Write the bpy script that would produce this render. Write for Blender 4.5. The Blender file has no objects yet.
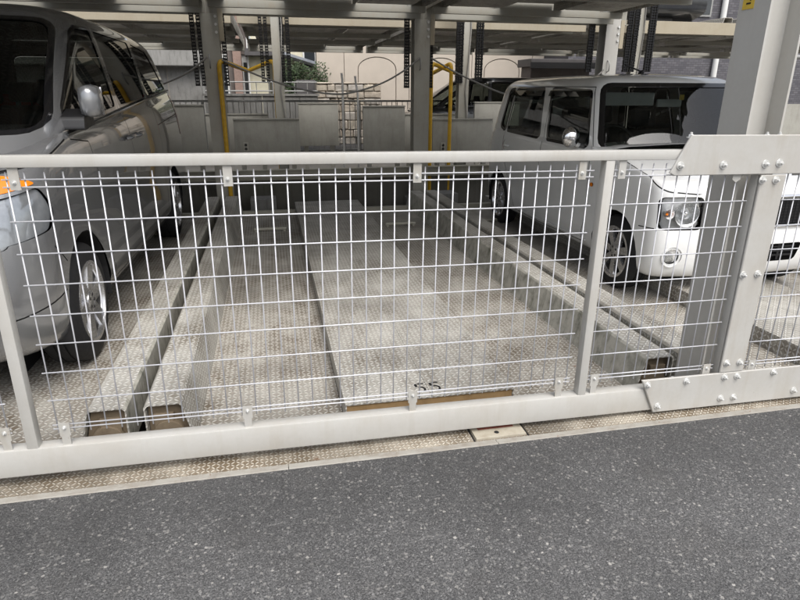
import bpy, bmesh, math, random
import numpy as np
from mathutils import Matrix, Vector
random.seed(7)
R_ = math.radians
scene = bpy.context.scene
C = scene.collection

# ------------------------------------------------------------------ camera, sky, sun, exposure
FPX, PITCH, YAW, ROLL, CAM_H = 591.97, R_(19.443), R_(12.021), R_(0.184), 1.31
fwd = Vector((math.sin(YAW)*math.cos(PITCH), math.cos(YAW)*math.cos(PITCH), -math.sin(PITCH)))
right = Vector((math.cos(YAW), -math.sin(YAW), 0)); up = right.cross(fwd)
cr, sr = math.cos(ROLL), math.sin(ROLL)
right, up = cr*right + sr*up, -sr*right + cr*up
cam = bpy.data.cameras.new('camera'); cam.sensor_width = 36; cam.lens = FPX/800*36
cam.clip_start = .05; cam.clip_end = 500
camo = bpy.data.objects.new('camera', cam); C.objects.link(camo)
m = Matrix.Identity(4)
for i in range(3):
    m[i][0], m[i][1], m[i][2] = right[i], up[i], -fwd[i]
m[2][3] = CAM_H
camo.matrix_world = m
scene.camera = camo

SUN_EL, SUN_AZ = R_(56), R_(165)          # overcast glow, from the street side and the right (azimuth from +Y towards +X)
w = bpy.data.worlds.new('World'); scene.world = w; w.use_nodes = True
nt = w.node_tree; bg = nt.nodes['Background']
sky = nt.nodes.new('ShaderNodeTexSky'); sky.sky_type = 'NISHITA'; sky.sun_disc = False
sky.sun_elevation = SUN_EL; sky.sun_rotation = SUN_AZ
sky.dust_density = 4.0; sky.air_density = 1.0; sky.ozone_density = .6
hs = nt.nodes.new('ShaderNodeHueSaturation'); hs.inputs['Saturation'].default_value = .42
nt.links.new(sky.outputs[0], hs.inputs['Color']); nt.links.new(hs.outputs[0], bg.inputs['Color'])
bg.inputs['Strength'].default_value = .15
sl = bpy.data.lights.new('sun', 'SUN'); sl.energy = 1.4; sl.angle = R_(50); sl.color = (1, .985, .955)
so = bpy.data.objects.new('sun', sl); C.objects.link(so)
sd = Vector((math.sin(SUN_AZ)*math.cos(SUN_EL), math.cos(SUN_AZ)*math.cos(SUN_EL), math.sin(SUN_EL)))
so.rotation_euler = sd.to_track_quat('Z', 'Y').to_euler()
vs = scene.view_settings; vs.view_transform = 'Standard'; vs.look = 'None'; vs.gamma = 1; vs.exposure = 0.6
vs.use_curve_mapping = False

def P(px, py, X=None, Y=None, Z=None):
    d = right*((px-400)/FPX) + up*(-(py-300)/FPX) + fwd
    t = X/d.x if X is not None else (Y/d.y if Y is not None else (Z-CAM_H)/d.z)
    return Vector((d.x*t, d.y*t, CAM_H+d.z*t))

# ------------------------------------------------------------------ materials
MAT = {}
class NB:
    def __init__(s, name):
        s.m = bpy.data.materials.new(name); s.m.use_nodes = True
        s.t = s.m.node_tree; s.b = s.t.nodes['Principled BSDF']
    def n(s, typ, **k):
        nd = s.t.nodes.new('ShaderNode'+typ)
        for a, v in k.items():
            if a in nd.inputs: nd.inputs[a].default_value = v
            else: setattr(nd, a, v)
        return nd
    def l(s, a, b): s.t.links.new(a, b)
    def math(s, op, a, b=None, clamp=False):
        nd = s.t.nodes.new('ShaderNodeMath'); nd.operation = op; nd.use_clamp = clamp
        for i, v in enumerate((a, b)):
            if v is None: continue
            if isinstance(v, (int, float)): nd.inputs[i].default_value = v
            else: s.l(v, nd.inputs[i])
        return nd.outputs[0]
    def ramp(s, f, stops):
        nd = s.t.nodes.new('ShaderNodeValToRGB'); e = nd.color_ramp.elements
        while len(e) < len(stops): e.new(.5)
        for i, (p, c) in enumerate(stops):
            e[i].position = p; e[i].color = (c, c, c, 1) if isinstance(c, (int, float)) else (*c, 1)
        s.l(f, nd.inputs[0]); return nd.outputs[0]
    def mix(s, f, a, b, typ='MIX'):
        nd = s.t.nodes.new('ShaderNodeMix'); nd.data_type = 'RGBA'; nd.blend_type = typ
        for i, v in ((0, f), (6, a), (7, b)):
            if isinstance(v, (int, float)): nd.inputs[i].default_value = v
            elif isinstance(v, tuple): nd.inputs[i].default_value = (*v, 1)
            else: s.l(v, nd.inputs[i])
        return nd.outputs[2]
    def pos(s, obj=False):
        return s.n('TexCoord').outputs['Object'] if obj else s.n('NewGeometry').outputs['Position']
    def noise(s, v, scale, detail=4, rough=.6, dist=0):
        nd = s.n('TexNoise', Scale=scale, Detail=detail, Roughness=rough, Distortion=dist)
        s.l(v, nd.inputs['Vector']); return nd.outputs[0]
    def bump(s, h, strength, dist, prev=None):
        nd = s.n('Bump', Strength=strength, Distance=dist); s.l(h, nd.inputs['Height'])
        if prev is not None: s.l(prev, nd.inputs['Normal'])
        return nd.outputs[0]
    def setb(s, **k):
        for a, v in k.items():
            a = a.replace('_', ' ')
            if isinstance(v, (int, float)): s.b.inputs[a].default_value = v
            elif isinstance(v, tuple): s.b.inputs[a].default_value = (*v, 1)
            else: s.l(v, s.b.inputs[a])

def simple(name, col, rough=.5, metal=0, coat=0, var=.12, scale=6, bump=0, spec=.5):
    b = NB(name); p = b.pos()
    n = b.noise(p, scale, 5)
    c = b.mix(b.ramp(n, [(.3, 0.), (.7, 1.)]), tuple(x*(1-var) for x in col), tuple(min(1, x*(1+var)) for x in col))
    b.setb(Base_Color=c, Metallic=metal, Coat_Weight=coat, Coat_Roughness=.04)
    b.b.inputs['Specular IOR Level'].default_value = spec
    b.setb(Roughness=b.ramp(b.noise(p, scale*2.3, 3), [(.2, max(0, rough-.06)), (.8, min(1, rough+.06))]))
    if bump: b.setb(Normal=b.bump(b.noise(p, 180, 3), bump, .002))
    MAT[name] = b.m; return b

def painted(name, col, grime=(.28, .22, .14), g=.35, rough=.4, scale=5, rust=0):
    """painted steel: faint streaks and blotches of grime, a few rust specks"""
    b = NB(name); p = b.pos()
    mp = b.n('Mapping'); mp.inputs['Scale'].default_value = (9, 9, 1.2); b.l(p, mp.inputs[0])
    streak = b.ramp(b.noise(mp.outputs[0], 2.2, 6, .65), [(.5, 0.), (.78, 1.)])
    blot = b.ramp(b.noise(p, scale, 6, .65), [(.42, 0.), (.75, 1.)])
    f = b.math('MULTIPLY', b.math('ADD', b.math('MULTIPLY', streak, .55), b.math('MULTIPLY', blot, .55)), g, True)
    c = b.mix(f, col, grime)
    fine = b.noise(p, 60, 3)
    c = b.mix(b.ramp(fine, [(.35, .0), (.7, .10)]), c, tuple(x*.7 for x in col))
    if rust:
        r = b.ramp(b.noise(p, 24, 6, .7), [(.74-rust*.12, 0.), (.80-rust*.10, 1.)])
        c = b.mix(r, c, (.16, .06, .02))
    b.setb(Base_Color=c, Roughness=b.ramp(fine, [(.2, rough-.08), (.8, rough+.12)]))
    b.setb(Normal=b.bump(b.noise(p, 220, 2), .12, .001))
    MAT[name] = b.m; return b

def checker(name, paint, dirt, d0=.45, d1=.70, cell=.026, rust=.3):
    """chequer plate: raised lugs turned alternately left and right, dirt lying between them"""
    b = NB(name); p = b.pos()
    s = b.n('SeparateXYZ'); b.l(p, s.inputs[0])
    k = 1/cell
    u = b.math('MULTIPLY', b.math('SUBTRACT', s.outputs[0], s.outputs[2]), k); v = b.math('MULTIPLY', s.outputs[1], k)
    fu = b.math('SUBTRACT', b.math('FRACT', u), .5); fv = b.math('SUBTRACT', b.math('FRACT', v), .5)
    par = b.math('FLOORED_MODULO', b.math('ADD', b.math('FLOOR', u), b.math('FLOOR', v)), 2.0)
    a1 = b.math('MULTIPLY', b.math('ADD', fu, fv), .7071); a2 = b.math('MULTIPLY', b.math('SUBTRACT', fu, fv), .7071)
    def pick(x, y):
        return b.math('ADD', b.math('MULTIPLY', x, par), b.math('MULTIPLY', y, b.math('SUBTRACT', 1.0, par)))
    lo, sh = pick(a1, a2), pick(a2, a1)
    d = b.math('ADD', b.math('POWER', b.math('DIVIDE', b.math('ABSOLUTE', lo), .60), 2.0),
               b.math('POWER', b.math('DIVIDE', b.math('ABSOLUTE', sh), .22), 2.0))
    h = b.ramp(d, [(.35, 1.), (1., 0.)])
    big = b.ramp(b.noise(p, 2.1, 7, .68, .3), [(d0-.15, 0.), (d1, 1.)])
    mid = b.ramp(b.noise(p, 13, 5, .7), [(.38, .15), (.68, 1.)])
    dirtf = b.math('MULTIPLY', b.math('MULTIPLY', big, mid), b.math('SUBTRACT', 1.0, b.math('MULTIPLY', h, .72)), True)
    gap = b.math('MULTIPLY', b.math('SUBTRACT', 1.0, h), b.ramp(b.noise(p, 3.3, 6, .7), [(.35, .28), (.65, .70)]))
    f = b.math('ADD', dirtf, gap, True)
    pv = b.mix(b.ramp(b.noise(p, 5, 4), [(.3, 0.), (.7, 1.)]), tuple(x*.86 for x in paint), paint)
    c = b.mix(f, pv, dirt)
    rs = b.ramp(b.noise(p, 9, 7, .72), [(.70-rust*.1, 0.), (.76-rust*.1, .8)])
    c = b.mix(rs, c, (.17, .075, .028))
    dk = b.ramp(b.noise(p, 1.6, 6, .62), [(.45, 0.), (.66, .62 if 'sill' in name else .45)])
    c = b.mix(dk, c, (.075, .066, .052))
    b.setb(Base_Color=c, Roughness=b.ramp(b.noise(p, 18, 4), [(.3, .42), (.7, .72)]))
    n = b.bump(h, 1.0, .0032); b.setb(Normal=b.bump(b.noise(p, 130, 3), .15, .001, n))
    MAT[name] = b.m

def glass(name, tint, refl=1.0):
    b = NB(name); b.t.nodes.remove(b.b)
    out = [n for n in b.t.nodes if n.type == 'OUTPUT_MATERIAL'][0]
    tr = b.n('BsdfTransparent'); tr.inputs[0].default_value = (*tint, 1)
    gl = b.n('BsdfGlossy'); gl.inputs['Roughness'].default_value = .01
    fr = b.n('Fresnel', IOR=1.5); mx = b.n('MixShader')
    b.l(b.math('MULTIPLY', fr.outputs[0], refl, True), mx.inputs[0]); b.l(tr.outputs[0], mx.inputs[1]); b.l(gl.outputs[0], mx.inputs[2])
    b.l(mx.outputs[0], out.inputs[0]); MAT[name] = b.m

# asphalt: irregular stone chippings of differing brightness in a dark binder
b = NB('asphalt'); p = b.pos()
wn = b.n('TexNoise', Scale=160.0, Detail=2.0); b.l(p, wn.inputs['Vector'])
wv = b.n('VectorMath', operation='SCALE'); b.l(wn.outputs['Color'], wv.inputs[0]); wv.inputs['Scale'].default_value = .008
pv_ = b.n('VectorMath', operation='ADD'); b.l(p, pv_.inputs[0]); b.l(wv.outputs[0], pv_.inputs[1]); pw = pv_.outputs[0]
def chips(scale, thr, lo, hi, base):
    v = b.n('TexVoronoi', Scale=scale); b.l(pw, v.inputs['Vector'])
    cs = b.n('SeparateColor'); b.l(v.outputs['Color'], cs.inputs[0])
    on = b.math('MULTIPLY', b.ramp(cs.outputs[0], [(thr, 0.), (thr+.02, 1.)]), b.ramp(v.outputs['Distance'], [(.42, 1.), (.60, 0.)]))
    col = b.ramp(cs.outputs[1], [(0., lo), (.8, tuple(l_*.55+h_*.45 for l_, h_ in zip(lo, hi))), (1., hi)])
    return b.mix(on, base, col), on
nb_ = b.noise(p, 250, 4, .75)
base = b.ramp(nb_, [(.36, (.014, .014, .014)), (.50, (.070, .069, .069)), (.66, (.20, .197, .193))])
c, o1 = chips(235., .35, (.050, .050, .050), (.18, .178, .175), base)
c, o2 = chips(140., .50, (.07, .069, .069), (.23, .226, .22), c)
c, o3 = chips(100., .88, (.13, .128, .124), (.36, .345, .32), c)
sx_ = b.n('SeparateXYZ'); b.l(p, sx_.inputs[0])
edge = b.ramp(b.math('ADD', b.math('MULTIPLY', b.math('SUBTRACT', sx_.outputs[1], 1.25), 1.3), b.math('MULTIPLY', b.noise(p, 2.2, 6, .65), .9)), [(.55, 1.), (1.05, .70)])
pt = b.ramp(b.noise(p, 1.2, 7, .68, .8), [(.32, 1.02), (.5, 1.24), (.7, 1.42)])
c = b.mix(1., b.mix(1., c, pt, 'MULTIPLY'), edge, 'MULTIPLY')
c = b.mix(b.ramp(b.noise(p, 4.5, 5), [(.55, 0.), (.8, .3)]), c, (.085, .078, .070))
ck = b.n('TexVoronoi', Scale=1.35, feature='DISTANCE_TO_EDGE')
cw_ = b.n('TexNoise', Scale=5.0, Detail=6.0); b.l(p, cw_.inputs['Vector'])
cv = b.n('VectorMath', operation='SCALE'); b.l(cw_.outputs['Color'], cv.inputs[0]); cv.inputs['Scale'].default_value = .5
ca = b.n('VectorMath', operation='ADD'); b.l(p, ca.inputs[0]); b.l(cv.outputs[0], ca.inputs[1]); b.l(ca.outputs[0], ck.inputs['Vector'])
crack = b.math('MULTIPLY', b.ramp(ck.outputs['Distance'], [(0., 1.), (.0035, 0.)]), b.ramp(b.noise(p, .9, 3), [(.52, 0.), (.60, .65)]))
c = b.mix(crack, c, (.02, .02, .02))
b.setb(Base_Color=c, Roughness=b.ramp(nb_, [(.3, .62), (.7, .86)]))
hh = b.math('ADD', b.math('ADD', b.math('MULTIPLY', o1, .4), b.math('MULTIPLY', o2, .6)), b.math('SUBTRACT', b.math('MULTIPLY', nb_, .8), crack))
b.setb(Normal=b.bump(hh, .9, .0035)); MAT['asphalt'] = b.m

painted('gate_paint', (.47, .462, .435), g=.36, rough=.36, rust=.06)
painted('plate_rusty', (.42, .41, .38), g=.6, rough=.5, rust=1.2, scale=20)
painted('plate_paint', (.45, .442, .417), g=.42, rough=.42, rust=.35)
painted('column_paint', (.47, .46, .43), g=.22, rough=.42, rust=.12)
painted('steel_grey', (.40, .39, .345), g=.55, rough=.5, rust=.15)
painted('steel_beige', (.40, .385, .32), g=.5, rough=.5, rust=.2)
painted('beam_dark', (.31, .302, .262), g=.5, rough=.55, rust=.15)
painted('cream_beam', (.38, .335, .25), g=.5, rough=.5, rust=.3)
painted('panel_grey', (.36, .35, .31), grime=(.09, .075, .055), g=.5, rough=.55)
painted('concrete', (.27, .265, .25), grime=(.06, .057, .05), g=1.15, rough=.85, scale=1.4)
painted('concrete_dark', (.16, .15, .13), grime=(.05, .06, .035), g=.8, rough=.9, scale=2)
painted('rust_channel', (.33, .215, .10), grime=(.12, .07, .03), g=.8, rough=.75, scale=14, rust=.6)
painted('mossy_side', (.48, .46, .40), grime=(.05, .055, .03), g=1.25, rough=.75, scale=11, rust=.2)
painted('inside_rust', (.21, .165, .11), grime=(.08, .058, .04), g=.8, rough=.75, scale=14, rust=.5)
checker('plate_beam', (.68, .665, .615), (.21, .185, .145), .52, .82, rust=.15)
checker('plate_track', (.64, .62, .565), (.165, .135, .10), .46, .76, rust=.35)
checker('plate_hump', (.65, .635, .585), (.19, .165, .13), .54, .84, rust=.0)
checker('plate_sill', (.64, .59, .50), (.17, .13, .085), .44, .66, cell=.017, rust=.8)
painted('sill_edge', (.33, .315, .28), grime=(.13, .085, .045), g=.7, rough=.6, scale=16, rust=.75)
painted('hatch', (.42, .385, .31), grime=(.16, .11, .06), g=.7, rough=.6, scale=18, rust=.5)
simple('wire', (.60, .605, .63), .36, .15, var=.05)
simple('zinc', (.66, .66, .64), .34, .45, var=.15, scale=50)
simple('chain', (.012, .012, .013), .42, .5, var=.3, scale=40)
simple('cable', (.28, .27, .25), .6)
simple('yellow', (.62, .36, .012), .42, var=.15, scale=20)
simple('sticker', (.60, .42, .06), .5, var=.08, scale=40)
simple('black_ink', (.012, .012, .012), .6)
simple('red_rust', (.20, .055, .035), .75, var=.3, scale=60)
simple('rubber', (.011, .011, .012), .72, var=.2, scale=30, bump=.1)
simple('black_plastic', (.012, .012, .013), .42)
simple('gloss_black', (.008, .008, .009), .12, coat=.4)
simple('alloy', (.62, .62, .63), .25, .9, var=.06, scale=20)
simple('chrome', (.80, .80, .81), .08, 1.0, var=.03)
simple('dark_metal', (.05, .048, .045), .55, .6)
simple('seat', (.045, .045, .05), .9, var=.2, scale=30)
simple('dash', (.03, .03, .032), .6)
simple('visor', (.50, .51, .50), .8)
simple('underbody', (.014, .014, .015), .8)
simple('orange_lens', (.80, .22, .012), .18, coat=.6)
simple('red_lens', (.30, .01, .01), .15, coat=.6)
simple('reflector', (.88, .88, .88), .26, .55, var=.12, scale=70)
simple('lamp_inner', (.90, .90, .91), .35, .0, coat=.3, var=.1, scale=40)
simple('lamp_cover', (.36, .38, .40), .10, .5, coat=1.0, var=.25, scale=9)
simple('beige_wall', (.47, .415, .35), .85, var=.05, scale=3)
simple('groove', (.30, .265, .22), .9)
simple('pink_brick', (.30, .21, .175), .85, var=.15, scale=20)
simple('brown_wall', (.13, .11, .10), .8)
simple('cream_wall', (.62, .58, .44), .85, var=.06)
simple('white_wall', (.68, .68, .66), .8, var=.05)
simple('roof_dark', (.07, .065, .065), .6)
simple('roof_blue', (.42, .45, .50), .5)
simple('window_dark', (.03, .035, .04), .08, coat=.5)
simple('rail_grey', (.30, .30, .29), .5, .3)
simple('bark', (.09, .06, .04), .9)
b = simple('leaf', (.032, .055, .018), .6, var=.5, scale=9)
# weathered stone in several tints, by object
b = NB('stone'); p = b.pos(); oi = b.n('ObjectInfo').outputs['Random']
c = b.ramp(oi, [(0., (.40, .34, .27)), (.35, (.50, .44, .36)), (.7, (.44, .41, .37)), (1., (.56, .49, .38))])
c = b.mix(b.ramp(b.noise(p, 7, 6, .7), [(.42, 0.), (.7, .7)]), c, (.17, .145, .115))
b.setb(Base_Color=c, Roughness=.9, Normal=b.bump(b.noise(p, 14, 5), .6, .02)); MAT['stone'] = b.m
# distant facade tiles, too small to pick apart
b = NB('small_bricks'); tc = b.n('Mapping'); tc.inputs['Rotation'].default_value = (R_(90), 0, 0); b.l(b.pos(), tc.inputs[0])
br = b.n('TexBrick', Scale=1.0); br.inputs['Brick Width'].default_value = .15; br.inputs['Row Height'].default_value = .058
br.inputs['Mortar Size'].default_value = .006; br.inputs['Bias'].default_value = .1
br.inputs['Color1'].default_value = (.07, .068, .08, 1); br.inputs['Color2'].default_value = (.125, .12, .132, 1); br.inputs['Mortar'].default_value = (.06, .058, .062, 1)
b.l(tc.outputs[0], br.inputs['Vector']); b.setb(Base_Color=br.outputs[0], Roughness=.8, Normal=b.bump(br.outputs['Fac'], -.5, .01)); MAT['small_bricks'] = b.m

def carpaint(name, col, metal, rough, coat=1.0):
    b = NB(name); p = b.pos()
    fl = b.n('TexVoronoi', Scale=1500.0); b.l(p, fl.inputs['Vector'])
    c = b.mix(b.ramp(fl.outputs['Distance'], [(.2, 0.), (.6, .22)]), col, tuple(min(1, x*1.5) for x in col))
    dust = b.ramp(b.noise(p, 5, 6, .65), [(.45, 0.), (.8, .10)])
    c = b.mix(dust, c, (.30, .28, .25))
    b.setb(Base_Color=c, Metallic=metal, Roughness=rough, Coat_Weight=coat, Coat_Roughness=.03); MAT[name] = b.m
carpaint('paint_grey', (.27, .274, .282), .6, .24)
carpaint('paint_white', (.74, .745, .735), .0, .22)
carpaint('paint_black', (.02, .022, .026), .3, .3)
glass('glass_clear', (.38, .41, .395), 1.3)
glass('glass_mid', (.42, .46, .43), 1.0)
glass('glass_side', (.26, .29, .27), 1.1)
glass('glass_dark', (.12, .13, .12), 1.1)
glass('lens', (.86, .87, .87), 1.2)

# ------------------------------------------------------------------ mesh helpers
def obj(name, bm_or_me, mat, parent=None, smooth=None, label=None):
    if isinstance(bm_or_me, bmesh.types.BMesh):
        me = bpy.data.meshes.new(name); bm_or_me.to_mesh(me); bm_or_me.free()
    else: me = bm_or_me
    if mat is not None and not me.materials: me.materials.append(MAT[mat])
    if smooth is not None:
        me.shade_smooth()
        if smooth < 179: me.set_sharp_from_angle(angle=R_(smooth))
    o = bpy.data.objects.new(name, me); C.objects.link(o)
    if parent is not None: o.parent = parent
    if label: o['label'] = label
    return o
def tag(o, label=None, cat=None, group=None, kind=None):
    if label: o['label'] = label
    if cat: o['category'] = cat
    if group: o['group'] = group
    if kind: o['kind'] = kind
    return o
def thing(name, label, cat, loc=(0, 0, 0), rotz=0, group=None):
    o = bpy.data.objects.new(name, None); C.objects.link(o); o.location = loc; o.rotation_euler = (0, 0, rotz)
    o.empty_display_size = .1
    return tag(o, label, cat, group)
def B(): return bmesh.new()
def box(bm, x0, x1, y0, y1, z0, z1, bev=0):
    vs = [bm.verts.new((x, y, z)) for x in (x0, x1) for y in (y0, y1) for z in (z0, z1)]
    fs = [bm.faces.new([vs[i] for i in q]) for q in ((0, 1, 3, 2), (4, 6, 7, 5), (0, 4, 5, 1), (2, 3, 7, 6), (0, 2, 6, 4), (1, 5, 7, 3))]
    if bev:
        es = list({e for f in fs for e in f.edges})
        bmesh.ops.bevel(bm, geom=es, offset=bev, segments=2, affect='EDGES', profile=.5)
    return bm
def bx(*a, bev=0): return box(B(), *a, bev=bev)
def prism(pts, axis, a, b, bm=None, bev=0):
    """extrude a 2-D outline: axis 'y' takes (x,z), 'x' takes (y,z), 'z' takes (x,y)"""
    bm = bm or B()
    def V(p, t): return {'y': (p[0], t, p[1]), 'x': (t, p[0], p[1]), 'z': (p[0], p[1], t)}[axis]
    lo = [bm.verts.new(V(p, a)) for p in pts]; hi = [bm.verts.new(V(p, b)) for p in pts]
    n = len(pts); fs = [bm.faces.new(lo), bm.faces.new(hi[::-1])]
    for i in range(n): fs.append(bm.faces.new((lo[i], hi[i], hi[(i+1) % n], lo[(i+1) % n])))
    bmesh.ops.recalc_face_normals(bm, faces=fs)
    if bev:
        es = [e for e in fs[0].edges] + [e for e in fs[1].edges]
        bmesh.ops.bevel(bm, geom=es, offset=bev, segments=1, affect='EDGES')
    return bm
def tube(path, r, seg=8, bm=None, caps=True):
    bm = bm or B(); path = [Vector(p) for p in path]; rings = []
    prev = None
    for i, p in enumerate(path):
        t = (path[min(i+1, len(path)-1)] - path[max(i-1, 0)]).normalized()
        a = (Vector((0, 0, 1)) if abs(t.z) < .9 else Vector((1, 0, 0))) if prev is None else prev
        n = (a - t*a.dot(t)).normalized(); prev = n; bn = t.cross(n)
        rr = r[i] if isinstance(r, (list, tuple)) else r
        rings.append([bm.verts.new(p + (n*math.cos(q) + bn*math.sin(q))*rr) for q in [2*math.pi*k/seg for k in range(seg)]])
    for a, c in zip(rings, rings[1:]):
        for k in range(seg): bm.faces.new((a[k], a[(k+1) % seg], c[(k+1) % seg], c[k]))
    if caps: bm.faces.new(rings[0][::-1]); bm.faces.new(rings[-1])
    return bm
def lathe(prof, axis='x', seg=40, bm=None, c=(0, 0, 0)):
    """profile of (along-axis, radius)"""
    bm = bm or B(); rings = []
    for a, r in prof:
        ring = []
        for k in range(seg):
            q = 2*math.pi*k/seg; u, v = r*math.cos(q), r*math.sin(q)
            ring.append(bm.verts.new({'x': (c[0]+a, c[1]+u, c[2]+v), 'y': (c[0]+u, c[1]+a, c[2]+v), 'z': (c[0]+u, c[1]+v, c[2]+a)}[axis]))
        rings.append(ring)
    for a, d in zip(rings, rings[1:]):
        for k in range(seg): bm.faces.new((a[k], a[(k+1) % seg], d[(k+1) % seg], d[k]))
    bm.faces.new(rings[0][::-1]); bm.faces.new(rings[-1])
    bmesh.ops.recalc_face_normals(bm, faces=bm.faces)
    return bm
def copy_tree(o, parent=None):
    c = o.copy(); C.objects.link(c); c.parent = parent
    for ch in o.children: copy_tree(ch, c)
    return c
def rpoly(pts, r, n=4):
    out = []; N = len(pts)
    for i in range(N):
        a, b_, c = (np.array(pts[j % N], float) for j in (i-1, i, i+1))
        u = a-b_; v = c-b_; lu, lv = np.linalg.norm(u), np.linalg.norm(v); u /= lu; v /= lv
        rr = r[i] if isinstance(r, (list, tuple)) else r
        d = min(rr, .45*lu, .45*lv)
        for k in range(n+1):
            t = k/n; out.append(tuple((1-t)**2*(b_+u*d) + 2*t*(1-t)*b_ + t*t*(b_+v*d)))
    return out
def offset(poly, d):
    p = np.array(poly, float); n = len(p)
    area = .5*sum(p[i][0]*p[(i+1) % n][1]-p[(i+1) % n][0]*p[i][1] for i in range(n))
    s = 1 if area > 0 else -1; out = []
    for i in range(n):
        e1 = p[i]-p[i-1]; e2 = p[(i+1) % n]-p[i]
        n1 = np.array((e1[1], -e1[0]))/(np.linalg.norm(e1)+1e-9); n2 = np.array((e2[1], -e2[0]))/(np.linalg.norm(e2)+1e-9)
        b_ = n1+n2; b_ /= max(.3, np.linalg.norm(b_)); out.append(tuple(p[i]+s*d*b_/max(.5, b_@n1)))
    return out
def inside(poly, x, y):
    r = False; n = len(poly)
    for i in range(n):
        (x1, y1), (x2, y2) = poly[i], poly[(i+1) % n]
        if (y1 > y) != (y2 > y) and x < (x2-x1)*(y-y1)/(y2-y1)+x1: r = not r
    return r

# ------------------------------------------------------------------ ground, sill and pit (the setting)
SILL0, RZ = 1.822, .043           # edge of the asphalt, level of the road
bm = B(); bmesh.ops.create_grid(bm, x_segments=1, y_segments=1, size=1)
for v in bm.verts: v.co = (v.co.x*150, -149 + (SILL0+149 if v.co.y > 0 else 0), RZ)
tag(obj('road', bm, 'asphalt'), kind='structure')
sill = tag(obj('sill', bx(-12, 12, SILL0+.040, 2.125, -.30, RZ-.006), 'plate_sill'), kind='structure')
xs = [-12, -5.2, -3.0, P(288, 457, Z=RZ).x, P(500, 446, Z=RZ).x, 2.62, 4.9, 12]
for i, (a, c_) in enumerate(zip(xs, xs[1:])):
    obj('kerb_angle', prism([(SILL0, -.15), (SILL0, RZ-.004), (SILL0+.004, RZ+.003), (SILL0+.012, RZ+.003), (SILL0+.014, RZ-.003), (SILL0+.036, RZ-.002), (SILL0+.038, -.15)], 'x', a+.0012, c_-.0012), 'sill_edge', sill)
ha, hb = P(474, 433, Z=RZ), P(519, 428, Z=RZ)
hatch = obj('hatch_cover', bx(ha.x-.006, hb.x+.012, SILL0+.048, 2.11, -.02, RZ+.003, bev=.0015), 'hatch', sill)
q = P(496.5, 432.8, Z=RZ)
obj('finger_hole', lathe([(.0032, .010), (.0036, .0095)], 'z', 16, c=(q.x, q.y, RZ)), 'black_ink', hatch)
obj('rust_strip', bx(ha.x+.02, hb.x-.02, q.y+.028, q.y+.055, RZ, RZ+.0046), 'red_rust', hatch)
for xx in (ha.x-.013, hb.x+.020):
    obj('joint', bx(xx-.003, xx+.003, SILL0+.041, 2.124, -.02, RZ-.0035), 'black_ink', sill)
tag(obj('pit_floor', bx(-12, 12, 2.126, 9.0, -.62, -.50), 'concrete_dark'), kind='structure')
painted('floor_pale', (.42, .41, .39), g=.6, rough=.7, scale=2)
rg = B(); box(rg, -60, 60, 9.0, 13.2, -.6, .08); tag(obj('rear_floor', rg, 'floor_pale'), kind='structure')
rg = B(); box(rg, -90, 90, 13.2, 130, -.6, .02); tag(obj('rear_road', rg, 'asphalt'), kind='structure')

# ------------------------------------------------------------------ sliding gate
GY, TILT = 1.93, .0085
gate = thing('sliding_gate', 'white sliding gate with wire mesh panels and bolted splice plates, across the parking bays', 'gate', (.2, GY, 0))
gate.rotation_euler = (0, TILT, 0)
def gx(x): return x-.2
F0, F1 = -.02, .022          # front and back of the frame, local y
obj('top_rail', bx(gx(-2.6), gx(3.4), F0, F1, 1.0915, 1.1255, bev=.003), 'gate_paint', gate, 40)
obj('bottom_rail', bx(gx(-2.6), gx(3.4), F0, F1+.01, .070, .172, bev=.005), 'gate_paint', gate, 40)
for a, c_ in ((-.862, -.827), (1.134, 1.168), (1.766, 1.80)):
    obj('post', bx(gx(a), gx(c_), F0+.0025, F1, .168, 1.0935, bev=.003), 'gate_paint', gate, 40)
wire_v = tube([(0, 0, .213), (0, 0, 1.077)], .0023, 8)
wme = bpy.data.meshes.new('wire'); wire_v.to_mesh(wme); wire_v.free(); wme.materials.append(MAT['wire']); wme.shade_smooth()
rows = [1.057, 1.035] + [.9335-.0993*k for k in range(7)] + [.246, .231]
panels = [(-1.913, 21), (-.764, 38), (1.187, 12), (1.916, 14)]
for x0, n in panels:
    for i in range(n):
        o = bpy.data.objects.new('wire', wme); C.objects.link(o); o.parent = gate
        o.location = (gx(x0+.05*i)+random.uniform(-.0012, .0012), .002, 0); o.rotation_euler = (0, random.uniform(-.0022, .0022), 0)
    hb_ = tube([(gx(x0)-.012, -.003, 0), (gx(x0+.05*(n-1))+.012, -.003, 0)], .0023, 8)
    hme = bpy.data.meshes.new('wire'); hb_.to_mesh(hme); hb_.free(); hme.materials.append(MAT['wire']); hme.shade_smooth()
    for zr in rows:
        o = bpy.data.objects.new('wire', hme); C.objects.link(o); o.parent = gate
        o.location = (0, 0, zr+random.uniform(-.001, .001))
def bolt_mesh(r, h, washer=1.7):
    bm = lathe([(0, r*washer), (-h*.22, r*washer), (-h*.25, r*washer*.97), (-h*.25, r)], 'y', 20)
    lathe([(-h*.2, r*1.0), (-h*.85, r*1.0), (-h, r*.85)], 'y', 6, bm)
    lathe([(-h*.9, r*.5), (-h*1.5, r*.5), (-h*1.55, r*.42)], 'y', 12, bm)
    me = bpy.data.meshes.new('bolt'); bm.to_mesh(me); bm.free(); me.materials.append(MAT['zinc']); me.shade_smooth(); me.set_sharp_from_angle(angle=R_(40)); return me
bolt_s, bolt_l = bolt_mesh(.0042, .007), bolt_mesh(.0092, .013, 1.6)
def bolt(me, parent, loc):
    o = bpy.data.objects.new('bolt', me); C.objects.link(o); o.parent = parent; o.location = loc; o.rotation_euler = (0, random.uniform(0, 6), 0); return o
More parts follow.
